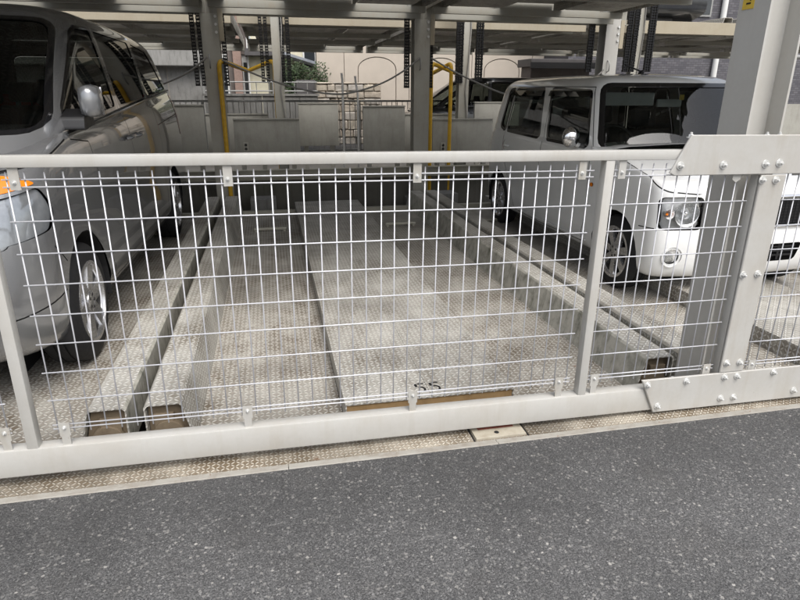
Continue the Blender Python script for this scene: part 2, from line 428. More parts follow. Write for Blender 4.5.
for x, up_ in [(x, u) for x in (-1.93, -1.34, -.74, -.145, .457, 1.05, 1.203, 1.715, 1.935, 2.5) for u in (1, 0)] + [(-.92, 0), (-.92, 1)]:
    if up_:
        cl = obj('clip', prism([(gx(x)-.014, 1.027), (gx(x)+.014, 1.027), (gx(x)+.014, 1.0925), (gx(x)-.014, 1.0925)], 'y', -.0115, -.0085), random.choice(['plate_paint', 'plate_paint', 'plate_rusty']) if abs(x-1.05) > .01 else 'plate_rusty', gate)
        bolt(bolt_s, cl, (gx(x)-.001, -.0115, 1.049))
    else:
        cl = obj('clip', prism([(gx(x)-.013, .1715), (gx(x)+.013, .1715), (gx(x)+.013, .205), (gx(x)+.017, .207), (gx(x)+.017, .255), (gx(x)-.017, .255), (gx(x)-.017, .207), (gx(x)-.013, .205)], 'y', -.0115, -.0085), random.choice(['plate_paint', 'plate_paint', 'plate_rusty']) if abs(x-1.05) > .01 else 'plate_rusty', gate)
        bolt(bolt_s, cl, (gx(x), -.0115, .237))
# splice plates on the right
PF = -.032
tp = obj('splice_plate', prism([(gx(1.380), 1.046), (gx(1.445), 1.178), (gx(3.3), 1.178), (gx(3.3), 1.036), (gx(1.40), 1.036)], 'y', PF, F0-.0015, bev=.0028), 'plate_paint', gate)
vp = obj('splice_plate', prism([(gx(1.765), .2205), (gx(1.765), 1.0335), (gx(1.876), 1.0335), (gx(1.876), .2205)], 'y', PF, F0-.0015, bev=.0028), 'plate_paint', gate)
bp = obj('splice_plate', prism([(gx(1.405), .2185), (gx(3.3), .2185), (gx(3.3), .064), (gx(1.480), .064)], 'y', PF, F0-.0015, bev=.0028), 'plate_paint', gate)
pts = {tp: [(678, 166), (721, 165), (763, 164), (777, 163)], vp: [(760, 180), (773.5, 180), (741.5, 275), (756, 274), (726, 363), (739, 362)],
       bp: [(647, 385), (657, 406), (686, 381), (724, 377), (736.5, 376), (720, 398), (733, 397), (773, 372), (793, 390)]}
for pl, ps in pts.items():
    for px, py in ps:
        w_ = P(px, py, Y=1.898)
        bolt(bolt_l, pl, (gx(w_.x), PF, w_.z + TILT*(w_.x-.2)))
for x in (1.458, 1.775, 1.83):      # upright bolts on the top edge
    o = bolt(bolt_l, tp, (gx(x), F0+.012, 1.166)); o.rotation_euler = (R_(-90), 0, 0)
obj('stop_tab', prism([(gx(1.655), 1.018), (gx(1.672), 1.006), (gx(1.69), 1.018), (gx(1.69), 1.037), (gx(1.655), 1.037)], 'y', -.018, -.012), 'plate_paint', gate)

# ------------------------------------------------------------------ parking pallets
PW, PY0, PY1 = 1.2075, 2.275, 7.40
def make_pallet(name, label, xc, z0, y0, cat='pallet', group=None, lower=True, cream=False, L=PY1-PY0):
    t = thing(name, label, cat, (xc, y0, z0), 0, group)
    for s in (-1, 1):
        def X(v): return s*v
        o_ = [(X(PW), -.19), (X(PW), -.012), (X(PW-.010), 0), (X(PW-.142), 0), (X(PW-.150), -.010), (X(PW-.192), -.19)]
        i_ = [(X(PW-.186), -.19), (X(PW-.146), -.016), (X(PW-.138), -.006), (X(PW-.016), -.006), (X(PW-.006), -.016), (X(PW-.006), -.19)]
        bmx = prism(o_+i_, 'y', 0, L)
        be = obj('side_beam', bmx, 'plate_beam', t)
        if lower:
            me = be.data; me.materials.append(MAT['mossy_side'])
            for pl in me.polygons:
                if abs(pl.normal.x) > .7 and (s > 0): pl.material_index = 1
            obj('end_plate', prism([(X(PW-.008), -.188), (X(PW-.010), -.02), (X(PW-.14), -.02), (X(PW-.18), -.188)], 'y', .035, .05), 'inside_rust', be)
            obj('lock_box', bx(min(X(PW-.03), X(PW-.11)), max(X(PW-.03), X(PW-.11)), .012, .034, -.12, -.05, bev=.004), 'inside_rust', be)
            obj('roller', lathe([(-.02, .018), (-.018, .062), (.014, .062), (.016, .045), (.0345, .045)], 'y', 28, c=(X(PW-.085), .018, -.145)), 'inside_rust', be, 40)
        obj('wheel_track', bx(min(X(.392), X(PW-.19)), max(X(.392), X(PW-.19)), .012, L-.33, -.196, -.190), 'plate_track', t)
        a, c_ = (.0012, .39) if s > 0 else (-.39, -.0012)
        hp = B(); box(hp, a, c_, 0, L-.02, -.095, -.089)
        xo = c_ if s > 0 else a
        box(hp, min(xo, xo-s*.006), max(xo, xo-s*.006), .002, L-.02, -.1899, -.0951)
        obj('hump_panel', hp, 'plate_hump', t)
        if lower:
            ws = B(); xa, xb = sorted((X(.53), X(.86))); tube([(xa, L-1.18, -.160), (xb, L-1.18, -.160)], .016, 8, ws)
            for q in (xa+.02, xb-.02): box(ws, q-.012, q+.012, L-1.19, L-1.17, -.19, -.165)
            obj('wheel_stop', ws, 'steel_beige', t, 40)
            obj('end_lip', bx(min(X(.395), X(PW-.2)), max(X(.395), X(PW-.2)), L-.325, L-.25, -.19, -.135, bev=.004), 'steel_beige', t)
    if lower:
        obj('front_channel', bx(-.385, .385, .006, .014, -.185, -.0952), 'rust_channel', t)
    else:
        for k in range(4):
            yy = .25 + k*(L-.5)/3
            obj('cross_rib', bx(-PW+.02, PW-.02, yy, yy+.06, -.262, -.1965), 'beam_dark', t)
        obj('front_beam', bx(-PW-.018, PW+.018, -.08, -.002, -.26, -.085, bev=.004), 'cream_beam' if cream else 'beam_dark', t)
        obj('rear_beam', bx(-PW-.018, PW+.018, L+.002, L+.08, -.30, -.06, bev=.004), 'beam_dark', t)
    return t
XM, PITCHX, ZP = .633, 2.465, .11
pm = make_pallet('parking_pallet', 'empty steel parking pallet with raised chequer plate middle, between the two cars', XM, ZP, PY0, group='lower parking pallets')
pl_ = copy_tree(pm); pl_.location.x = XM-PITCHX-.015; tag(pl_, 'chequer plate parking pallet under the dark grey minivan')
pr_ = copy_tree(pm); pr_.location.x = XM+PITCHX; tag(pr_, 'chequer plate parking pallet under the small white car')
# stencilled figures at the front of the middle pallet's hump
mk = B()
for cx in (.602, .672):
    def q4(a, c_, d, e): mk.faces.new([mk.verts.new((x, y, .0225)) for x, y in ((a, d), (c_, d), (c_, e), (a, e))])
    q4(cx-.024, cx-.012, 2.372, 2.402); q4(cx-.008, cx+.020, 2.396, 2.407)
    pa = [(cx+.000+.021*math.sin(t), 2.347+.028*math.cos(t)) for t in np.linspace(-.5, 3.6, 14)]
    pb = [(cx+.000+.011*math.sin(t), 2.347+.017*math.cos(t)) for t in np.linspace(-.5, 3.6, 14)]
    A_ = [mk.verts.new((x, y, .0225)) for x, y in pa]; B_ = [mk.verts.new((x, y, .0225)) for x, y in pb]
    for i in range(13): mk.faces.new((A_[i], B_[i], B_[i+1], A_[i+1]))
sg = obj('stencil_mark', mk, 'black_ink', pm)
sg.matrix_parent_inverse = Matrix.Translation((-XM, -PY0, -ZP))

# upper pallets (front machine) and the rear machine's deck
names = {-2: 'far left', -1: 'left', 0: 'middle', 1: 'right'}
UL = {-2: 'raised steel pallet out of view beyond the dark minivan, added to darken the left', -1: 'underside of the raised steel pallet above the dark grey minivan', 0: 'underside of the raised steel pallet above the empty bay', 1: 'underside of the raised steel pallet above the small white car'}
pu = None
for k in (0, -1, -2, 1):  # the far-left pallet is out of view, added to keep the left side darker
    if pu is None: pu = make_pallet('upper_pallet', UL[k], XM, 2.41, 3.10, group='raised pallets of the front row', lower=False, L=PY1+.05-3.10); o = pu
    else: o = copy_tree(pu); tag(o, UL[k])
    o.location.x = XM+PITCHX*k
RL = {-2: 'raised rear pallet over the far left rear bay', -1: 'raised rear pallet behind the dark minivan roof', 0: 'raised rear pallet with cream front beam above the grey boxes', 1: 'raised rear pallet with cream front beam above the white car roof', 2: 'raised rear pallet with cream front beam beside the big column, carrying a dark car', 3: 'raised rear pallet hidden mostly by the big column', 4: 'raised rear pallet seen right of the big column'}
pu2 = None
for k in (0, -1, -2, 1, 2, 3, 4):
    if pu2 is None: pu2 = make_pallet('rear_upper_pallet', RL[k], .9, 2.40, 8.85, group='raised pallets of the rear row', lower=False, cream=True); o = pu2
    else: o = copy_tree(pu2); tag(o, RL[k])
    o.location.x = .9+2.53*k

# ------------------------------------------------------------------ columns, beams, chains, cables
def hsec(bm, x0, x1, y0, y1, z0, z1, tf=.010, tw=.008, web='x'):
    """H section; web='x' means the web spans x (flanges face +-x)"""
    if web == 'x':
        ym = (y0+y1)/2
        return prism([(x0, y0), (x0+tf, y0), (x0+tf, ym-tw/2), (x1-tf, ym-tw/2), (x1-tf, y0), (x1, y0), (x1, y1), (x1-tf, y1), (x1-tf, ym+tw/2), (x0+tf, ym+tw/2), (x0+tf, y1), (x0, y1)], 'z', z0, z1, bm)
    xm = (x0+x1)/2
    return prism([(x0, y0), (x1, y0), (x1, y0+tf), (xm+tw/2, y0+tf), (xm+tw/2, y1-tf), (x1, y1-tf), (x1, y1), (x0, y1), (x0, y1-tf), (xm-tw/2, y1-tf), (xm-tw/2, y0+tf), (x0, y0+tf)], 'z', z0, z1, bm)
fc = thing('steel_column', 'tall white steel H column standing just behind the gate, with a yellow sticker', 'column', (1.816, 2.05, RZ-.004))
obj('shaft', hsec(B(), -.077, .077, -.077, .077, .0145, 5.2, .009, .008), 'column_paint', fc)
obj('base_plate', bx(-.13, .13, -.10, .074, 0, .014), 'column_paint', fc)
for a in (-.105, .105):
    for c_ in (-.075, .05): obj('anchor_bolt', lathe([(.012, .016), (.03, .016), (.03, .009), (.055, .009)], 'z', 12, c=(a, c_, 0)), 'zinc', fc, 40)
q = P(748.5, 5, X=1.739)
stk = obj('sticker', bx(-.0785, -.0772, q.y-2.05-.028, q.y-2.05+.028, q.z-.01-RZ, q.z+.08-RZ), 'sticker', fc)
sk = B()
yc, zc = q.y-2.05, q.z+.035-RZ
for r0, t0, t1, oz in ((.016, -.3, 4.2, .0), (.010, .5, 5.6, .004)):
    path = [(-.0789, yc+r0*math.cos(t), zc+oz+r0*1.25*math.sin(t)) for t in np.linspace(t0, t1, 14)]
    tube(path, .0022, 5, sk)
for dz in (-.026, .028): box(sk, -.0792, -.0786, yc-.012, yc+.010, zc+dz-.003, zc+dz+.003)
obj('printed_symbol', sk, 'black_ink', stk)

CL = ['grey steel column left of the empty bay, at its far end', 'grey steel column at the far end between the empty bay and the white car', 'pale steel column rising behind the white car roof']
rc_x = [(-.576), (1.85), (4.335)]
cols = []
for i, x in enumerate(rc_x):
    c_ = thing('rear_column', CL[i], 'column', (x, 7.55, -.5), 0, 'columns at the far end of the front row')
    obj('shaft', hsec(B(), -.095, .095, -.095, .095, .012, 4.4, .012, .009, web='y'), 'steel_grey' if i < 2 else 'column_paint', c_)
    obj('footing', bx(-.16, .16, -.145, .16, 0, .5, bev=.01), 'concrete_dark', c_)
    for zz in (2.42, 2.50, 2.58):
        obj('bolt', lathe([(-.098, .016), (-.112, .016)], 'y', 6, c=(.07, 0, zz)), 'zinc', c_)
    obj('bracket', bx(.097, .15, -.10, -.085, 2.33, 2.66), 'cream_beam', c_)
    hk = [(-.03, -.10, 2.05), (-.028, -.135, 2.06), (-.026, -.14, 2.12), (-.03, -.125, 2.17), (-.034, -.10, 2.19)]
    obj('cable_hook', tube(hk, .008, 6), 'rail_grey', c_, 60)
    cols.append(c_)
SL = ['grey column of the rear row behind the left yellow grab rail', 'grey column of the rear row behind the right yellow grab rail', 'thin pale column of the rear row above the white car']
for i, (px, wd) in enumerate(((276.5, .13), (464, .14), (636, .12))):
    x = P(px, 40, Y=8.45).x
    c_ = thing('rear_row_column', SL[i], 'column', (x, 8.45, -.5), 0, 'columns of the rear row')
    obj('shaft', hsec(B(), -wd/2, wd/2, -wd/2, wd/2, .012, 4.2, .009, .008, web='y'), 'steel_grey', c_)
    obj('base_plate', bx(-.11, .11, -.11, .11, 0, .0118), 'steel_grey', c_)
    cb = [(.02+wd*.3, -wd/2-.012, z_) for z_ in (.5, 1.4)] + [(wd*.3+.03*math.sin(z_*3), -wd/2-.015, z_) for z_ in (1.8, 2.2, 2.6, 3.0)]
    obj('conduit', tube(cb, .009, 6), 'cable', c_, 60)

def cross_beam(name, label, x0, x1, y, z0, z1, mat):
    t = thing(name, label, 'beam', ((x0+x1)/2, y, z0))
    h = (x1-x0)/2
    obj('web', bx(-h, h, 0, .008, .0102, z1-z0-.0102), mat, t)
    obj('lower_flange', bx(-h, h, -.055, .06, 0, .010), mat, t)
    obj('upper_flange', bx(-h, h, -.055, .06, z1-z0-.010, z1-z0), mat, t)
    for k in range(int((x1-x0)/.8)+1):
        xx = -h+.1+k*.8
        if xx < h: obj('stiffener', bx(xx, xx+.008, -.05, -.0005, .0105, z1-z0-.0105), mat, t)
    return t
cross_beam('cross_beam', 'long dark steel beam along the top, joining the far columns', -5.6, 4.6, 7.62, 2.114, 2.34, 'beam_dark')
cross_beam('low_beam', 'low brownish steel beam behind the empty pallet, near the floor', -4.5, 5.4, 7.80, .245, .365, 'steel_beige')
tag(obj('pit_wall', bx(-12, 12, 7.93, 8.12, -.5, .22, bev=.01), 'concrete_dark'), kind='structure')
for i, (x0, x1) in enumerate(((-.29, .02), (2.05, 2.36))):
    tag(obj('footing_block', bx(x0, x1, 7.44, 7.74, -.5, .05, bev=.008), 'concrete'), ['pale concrete footing block right of the left far column', 'pale concrete footing block right of the middle far column'][i], 'footing', 'footing blocks beside the far columns')

def chain(px0, px1, py0, py1, Y, label):
    a, c_ = P(px0, py1, Y=Y), P(px1, py1, Y=Y); x0, x1, zb = a.x, c_.x, a.z
    zt = P(px0, py0, Y=Y).z+.25
    bm = B(); p = .034; n = int((zt-zb)/p); w_ = x1-x0
    for u0, u1, yo in ((0, .26, 0), (.40, .60, .004), (.74, 1., 0)):
        for i in range(n):
            z0 = zb+i*p
            pr = [(-.020, z0), (-.020, z0+p-.006), (-.010, z0+p-.001), (.010, z0+p-.001), (.020, z0+p-.006), (.020, z0)]
            prism([(Y+yo+u, v) for u, v in pr], 'x', x0+u0*w_+(.002 if i % 2 else 0), x0+u1*w_-(.002 if i % 2 else 0), bm)
    for i in range(n):
        z0 = zb+i*p; box(bm, x0+.003, x1-.003, Y-.013, Y+.013, z0+.004, z0+p*.60)
    tag(obj('lifting_chain', bm, 'chain'), label, 'chain', 'black lifting chains')
chain(196, 200.5, 30, 86, 7.50, 'black lifting chain left of the left far column, the outer one')
chain(202.5, 206.5, 30, 86, 7.50, 'black lifting chain left of the left far column, the inner one')
chain(219.5, 224, 13, 86, 7.50, 'black lifting chain right of the left far column, the inner one')
chain(225.5, 230, 13, 86, 7.50, 'black lifting chain right of the left far column, the outer one')
chain(262, 265.5, 13, 82, 8.38, 'black lifting chain left of the first rear-row column, the outer one')
chain(267, 270.5, 13, 82, 8.38, 'black lifting chain left of the first rear-row column, the inner one')
chain(282.5, 286, 14, 82, 8.38, 'black lifting chain right of the first rear-row column, the inner one')
chain(288, 292, 14, 82, 8.38, 'black lifting chain right of the first rear-row column, the outer one')
chain(404, 409, 18, 88, 7.50, 'black lifting chain left of the middle far column')
chain(429.5, 432, 18, 88, 7.50, 'black lifting chain right of the middle far column, close to it')
chain(455, 462, 20, 83, 8.38, 'wide black lifting chain left of the second rear-row column')
chain(474.5, 481.5, 20, 81, 8.38, 'wide black lifting chain right of the second rear-row column')
chain(585, 590.5, 24, 72, 7.50, 'black lifting chain left of the pale column behind the white car')
chain(622, 627, 8, 72, 8.3, 'black lifting chain right of the pale column, the first of three')
chain(628.5, 633, 8, 72, 8.3, 'black lifting chain right of the pale column, the second of three')
chain(643, 649.5, 10, 72, 8.3, 'black lifting chain right of the pale column, the third of three')

def cable(pts, Y, label, mat='cable', r=.010):
    w_ = [P(x, y, Y=Y) for x, y in pts]
    path = []
    for i in range(len(w_)-1):
        p0, p1, p2, p3 = w_[max(i-1, 0)], w_[i], w_[i+1], w_[min(i+2, len(w_)-1)]
        for k in range(6):
            t = k/6; path.append(.5*((2*p1)+(p2-p0)*t+(2*p0-5*p1+4*p2-p3)*t*t+(3*p1-p0-3*p2+p3)*t**3))
    path.append(w_[-1]); tag(obj('hanging_cable', tube(path, r, 6), mat, None, 60), label, 'cable', 'cables slung between the far columns')
cable([(100, 92), (140, 91), (168, 82), (190, 71), (207, 57)], 7.40, 'thin cable sagging left from the left far column towards the minivan')
cable([(222, 60), (245, 70), (270, 80), (300, 89), (332, 94), (352, 92.5), (380, 84), (402, 72), (420, 58)], 7.42, 'thin cable sagging across the empty bay between the two far columns')
cable([(431, 58), (455, 72), (480, 84), (505, 94), (540, 101), (575, 92), (604, 70)], 7.42, 'thin pale cable sagging from the middle far column behind the white car')

def grab(px, pyt, pye, pxe, Y0, Y1, label):
    a, e = P(px, pyt, Y=Y0), P(pxe, pye, Y=Y1)
    base = Vector((a.x, Y0, -.5)); top = Vector((a.x, Y0, a.z)); d = (e-top); d.normalize()
    r = .10; path = [base, top-Vector((0, 0, r*1.4))]
    for k in range(1, 8):
        t = k/8; p0 = top-Vector((0, 0, r)); p2 = top+d*r
        path.append((1-t)**2*p0+2*t*(1-t)*top+t*t*p2)
    path += [top+d*r*1.3, e]
    t_ = obj('grab_rail', tube(path, .026, 10), 'yellow', None, 60)
    tag(t_, label, 'rail', 'yellow bent grab rails'); return t_
grab(218.5, 60, 70, 246, 7.425, 8.1, 'yellow bent grab rail right in front of the left far column')
grab(274, 60, 70.5, 249, 8.62, 9.1, 'yellow bent grab rail partly hidden by the first rear-row column')
grab(431.5, 63, 73, 455, 7.85, 8.6, 'yellow grab rail with its upright beside the middle far column')
grab(451.5, 63, 73, 433, 7.95, 8.7, 'yellow grab rail with its upright left of the second rear-row column')

# grey steel guard boxes behind the pit
def guard(x0, x1, zt, zb, Y, label, dp=.05):
    t = thing('guard_panel', label, 'panel', ((x0+x1)/2, Y, .08 if Y > 9 else -.5), 0, 'grey steel guard panels')
    h = (x1-x0)/2; zz = -t.location.z
    obj('sheet', bx(-h, h, 0, dp, zb+zz, zt+zz, bev=.006), 'panel_grey', t, 40)
    obj('cap', bx(-h-.006, h+.006, -.008, dp+.008, zt+zz+.001, zt+zz+.018), 'panel_grey', t)
    for s in (-1, 1):
        obj('leg', bx(s*(h-.09)-.03, s*(h-.09)+.03, dp+.002, dp+.05, .0, zt+zz-.05), 'steel_grey', t)
    return t
Yg = 8.22
def gp(xa, xb, yt, yb, Y, label): guard(P(xa, yt, Y=Y).x, P(xb, yt, Y=Y).x, P((xa+xb)/2, yt, Y=Y).z, P((xa+xb)/2, yb, Y=Y).z, Y, label)
gA = gp(233, 299, 120, 158, 8.22, 'wide grey guard panel between the left far column and the first taller panel')
gp(298, 338, 104, 146, 8.75, 'tall grey guard panel left of the two thin bent poles')
gp(363, 405, 107, 156, 8.35, 'tall grey guard panel just left of the middle far column')
gp(433, 493, 120, 158, 8.22, 'wide grey guard panel between the right yellow rails and the white car')
gp(475, 520, 103, 150, 8.75, 'pale grey guard panel behind the rear corner of the white car')
gp(150, 203, 106, 158, 8.35, 'dark grey guard panel behind the tail of the minivan')
gp(205, 268, 115, 156, 8.70, 'low grey panel behind the left far column')
gp(404, 456, 115, 156, 8.75, 'low grey panel behind the middle far column')
for xa, lab in ((290, 'small switch plate on the wide left guard panel'),):
    pass
for px, py, lab in ((246, 147, 'small grey socket plate on the wide left guard panel'), (443, 147, 'small grey socket plate on the wide right guard panel')):
    q = P(px, py, Y=8.21); t = thing('socket_plate', lab, 'socket', (q.x, 8.212, q.z-.06))
    obj('plate', bx(-.032, .032, -.006, .002, 0, .12, bev=.003), 'steel_grey', t)
    for z_ in (.035, .085): obj('screw_ring', lathe([(-.0065, .018), (-.010, .018), (-.010, .011), (-.0062, .010)], 'y', 16, c=(0, 0, z_)), 'dark_metal', t)
for i, (pb, pt_) in enumerate((((344, 150), (341.5, 73)), ((358.5, 150), (355, 76)))):
    a, c_ = P(*pb, Y=9.3), P(*pt_, Y=9.3)
    path = [(a.x, 9.3, .07), (a.x, 9.3, (a.z+c_.z)/2), (a.x+.005, 9.3, c_.z-.25), (c_.x+.01, 9.3, c_.z-.1), (c_.x, 9.3, c_.z)]
    tag(obj('bent_pole', tube(path, .016, 8), 'rail_grey', None, 60), ['thin bent grey pole, the left of two between the tall guard panels', 'thin bent grey pole, the right of two between the tall guard panels'][i], 'pole', 'bent poles')

# ------------------------------------------------------------------ cars
def catrow(rows, sub=4):
    a = np.array(rows, float); out = []
    for i in range(len(a)-1):
        p0, p1, p2, p3 = a[max(i-1, 0)], a[i], a[i+1], a[min(i+2, len(a)-1)]
        for k in range(sub):
            t = k/sub; out.append(.5*(2*p1+(p2-p0)*t+(2*p0-5*p1+4*p2-p3)*t*t+(3*p1-p0-3*p2+p3)*t**3))
    out.append(a[-1]); return np.array(out)
def contour(yf, yr, w, af, bf, ar, br, bu, bur, nside=64):
    pts = []
    for x in np.linspace(0, 1, 11)[:-1]:
        pts.append((x*(w-af), yf+bu*x*x))
    for t in np.linspace(0, math.pi/2, 12)[:-1]:
        pts.append((w-af+af*math.sin(t)**.9, yf+bu+bf*(1-math.cos(t)**.9)))
    ya, yb = yf+bu+bf, yr-bur-br
    for t in np.linspace(0, 1, nside): pts.append((w, ya+(yb-ya)*t))
    for t in np.linspace(0, math.pi/2, 9)[1:]:
        pts.append((w-ar+ar*math.cos(t), yb+br*math.sin(t)))
    for x in np.linspace(1, 0, 8)[1:]: pts.append((x*(w-ar), yr-bur*x*x))
    return np.array(pts)
def grid_mesh(bm, G, close_top=False):
    nr, nc = G.shape[:2]
    for s in (1, -1):
        V = [[bm.verts.new((s*G[r, c][0], G[r, c][1], G[r, c][2])) for c in range(nc)] for r in range(nr)]
        for r in range(nr-1):
            for c in range(nc-1):
                q = (V[r][c], V[r][c+1], V[r+1][c+1], V[r+1][c])
                bm.faces.new(q if s > 0 else q[::-1])
        if s == 1: top = V[-1]
        else: topm = V[-1]
    if close_top:
        for c in range(nc-1):
            try: bm.faces.new((top[c], top[c+1], topm[c+1], topm[c]))
            except ValueError: pass
def cutpoly(bm, poly, view, side, part, plan):
    """split the shell along a 2-D outline (view 'side' = y,z; 'front'/'rear' = x,z) and give the faces inside a part id"""
    ax = 1 if view == 'side' else 0
    lo = np.min(poly, 0)-.002; hi = np.max(poly, 0)+.002
    def ok(f):
        n = f.normal; c = f.calc_center_median()
        if view == 'side': return c.x*side > 0 and abs(n.x) > .12 and n.x*side > -.2
        if view == 'front': return n.y < -.12 and c.y < plan
        return n.y > .12 and c.y > plan
    cand = []
    for f in bm.faces:
        us = [v.co[ax] for v in f.verts]; zs = [v.co.z for v in f.verts]
        if max(us) < lo[0] or min(us) > hi[0] or max(zs) < lo[1] or min(zs) > hi[1]: continue
        if ok(f): cand.append(f)
    n = len(poly)
    for i in range(n):
        a, c = poly[i], poly[(i+1) % n]; d = (c[0]-a[0], c[1]-a[1])
        if abs(d[0])+abs(d[1]) < 1e-6: continue
        co = [0, 0, a[1]]; co[ax] = a[0]; no = [0, 0, -d[0]]; no[ax] = d[1]
        geom = list({v for f in cand for v in f.verts} | {e for f in cand for e in f.edges}) + cand
        r = bmesh.ops.bisect_plane(bm, geom=geom, dist=1e-6, plane_co=co, plane_no=no)
        cand = [g for g in r['geom'] if isinstance(g, bmesh.types.BMFace)]
    lay = bm.faces.layers.int['part']; hit = []
    for f in cand:
        c = f.calc_center_median()
        if inside(poly, c[ax], c.z):
            f[lay] = part; hit.append(f)
    return hit
def strip(bm, pts, wd, view, side, part, plan=0):
    for a, c in zip(pts, pts[1:]):
        a, c = np.array(a, float), np.array(c, float); d = (c-a)/np.linalg.norm(c-a); nn = np.array((-d[1], d[0]))*wd/2
        e = d*wd*.2
        cutpoly(bm, [tuple(a-e-nn), tuple(c+e-nn), tuple(c+e+nn), tuple(a-e+nn)], view, side, part, plan)
def make_wheel(name, car_root, loc, r, wd, rimr, spokes, side, wide=.5):
    t = obj(name, lathe([(-wd/2, rimr), (-wd/2, rimr+.012), (-wd*.49, (r+rimr)/2), (-wd*.45, r-.022), (-wd*.38, r-.006), (-wd*.30, r), (-.030, r), (-.028, r-.008), (-.022, r-.008), (-.02, r), (.02, r), (.022, r-.008), (.028, r-.008), (.030, r), (wd*.30, r), (wd*.38, r-.006), (wd*.45, r-.022), (wd*.49, (r+rimr)/2), (wd/2, rimr+.012), (wd/2, rimr)], 'x', 56), 'rubber', car_root, 40)
    tm_ = bmesh.new(); tm_.from_mesh(t.data); bmesh.ops.delete(tm_, geom=[f for f in tm_.faces if len(f.verts) > 20], context='FACES'); tm_.to_mesh(t.data); tm_.free()
    t.location = loc
    s = side
    rim = obj('rim', lathe([(s*wd*.47, rimr+.004), (s*wd*.5, rimr+.004), (s*wd*.5, rimr-.010), (s*wd*.36, rimr-.026), (-s*wd*.3, rimr-.03), (-s*wd*.3, .02)], 'x', 48), 'dark_metal', t, 40)
    rm_ = bmesh.new(); rm_.from_mesh(rim.data); bmesh.ops.delete(rm_, geom=[f for f in rm_.faces if len(f.verts) > 20 and abs(f.calc_center_median().x-s*wd*.47) < .004], context='FACES'); rm_.to_mesh(rim.data); rm_.free()
    lip = lathe([(s*wd*.455, rimr+.007), (s*wd*.512, rimr+.007), (s*wd*.512, rimr-.012), (s*wd*.40, rimr-.022), (s*wd*.38, rimr-.02)], 'x', 48)
    # drop the two disc caps, keep a ring
    bmesh.ops.delete(lip, geom=[f for f in lip.faces if len(f.verts) > 8], context='FACES')
    for k in range(spokes):
        a = 2*math.pi*k/spokes+.2
        def pt(rad, off, x):
            ca, sa = math.cos(a), math.sin(a); return (s*x, rad*ca-off*sa, rad*sa+off*ca)
        w0, w1 = .5*wide*.055/.5, .5*wide*.075/.5
        x0, x1 = wd*.44, wd*.47
        ps = [pt(.03, -w0, x0), pt(.03, w0, x0), pt(rimr-.012, w1, x1), pt(rimr-.012, -w1, x1)]
        pb_ = [pt(.03, -w0*1.2, x0-.03), pt(.03, w0*1.2, x0-.03), pt(rimr-.012, w1*1.15, x1-.03), pt(rimr-.012, -w1*1.15, x1-.03)]
        A_ = [lip.verts.new(p_) for p_ in ps]; B_ = [lip.verts.new(p_) for p_ in pb_]
        lip.faces.new(A_)
        for i in range(4): lip.faces.new((A_[i], A_[(i+1) % 4], B_[(i+1) % 4], B_[i]))
    lathe([(s*wd*.36, .058), (s*wd*.46, .055), (s*wd*.475, .045), (s*wd*.48, .0)][:3], 'x', 24, lip)
    bmesh.ops.recalc_face_normals(lip, faces=lip.faces)
    obj('spokes', lip, 'alloy', t, 35)
    nb = B()
    for k in range(5):
        a = 2*math.pi*k/5; lathe([(s*wd*.45, .009), (s*wd*.487, .009)], 'x', 6, nb, c=(0, .036*math.cos(a), .036*math.sin(a)))
    tag(obj('wheel_nuts', nb, 'dark_metal', t), kind='stuff')
    return t

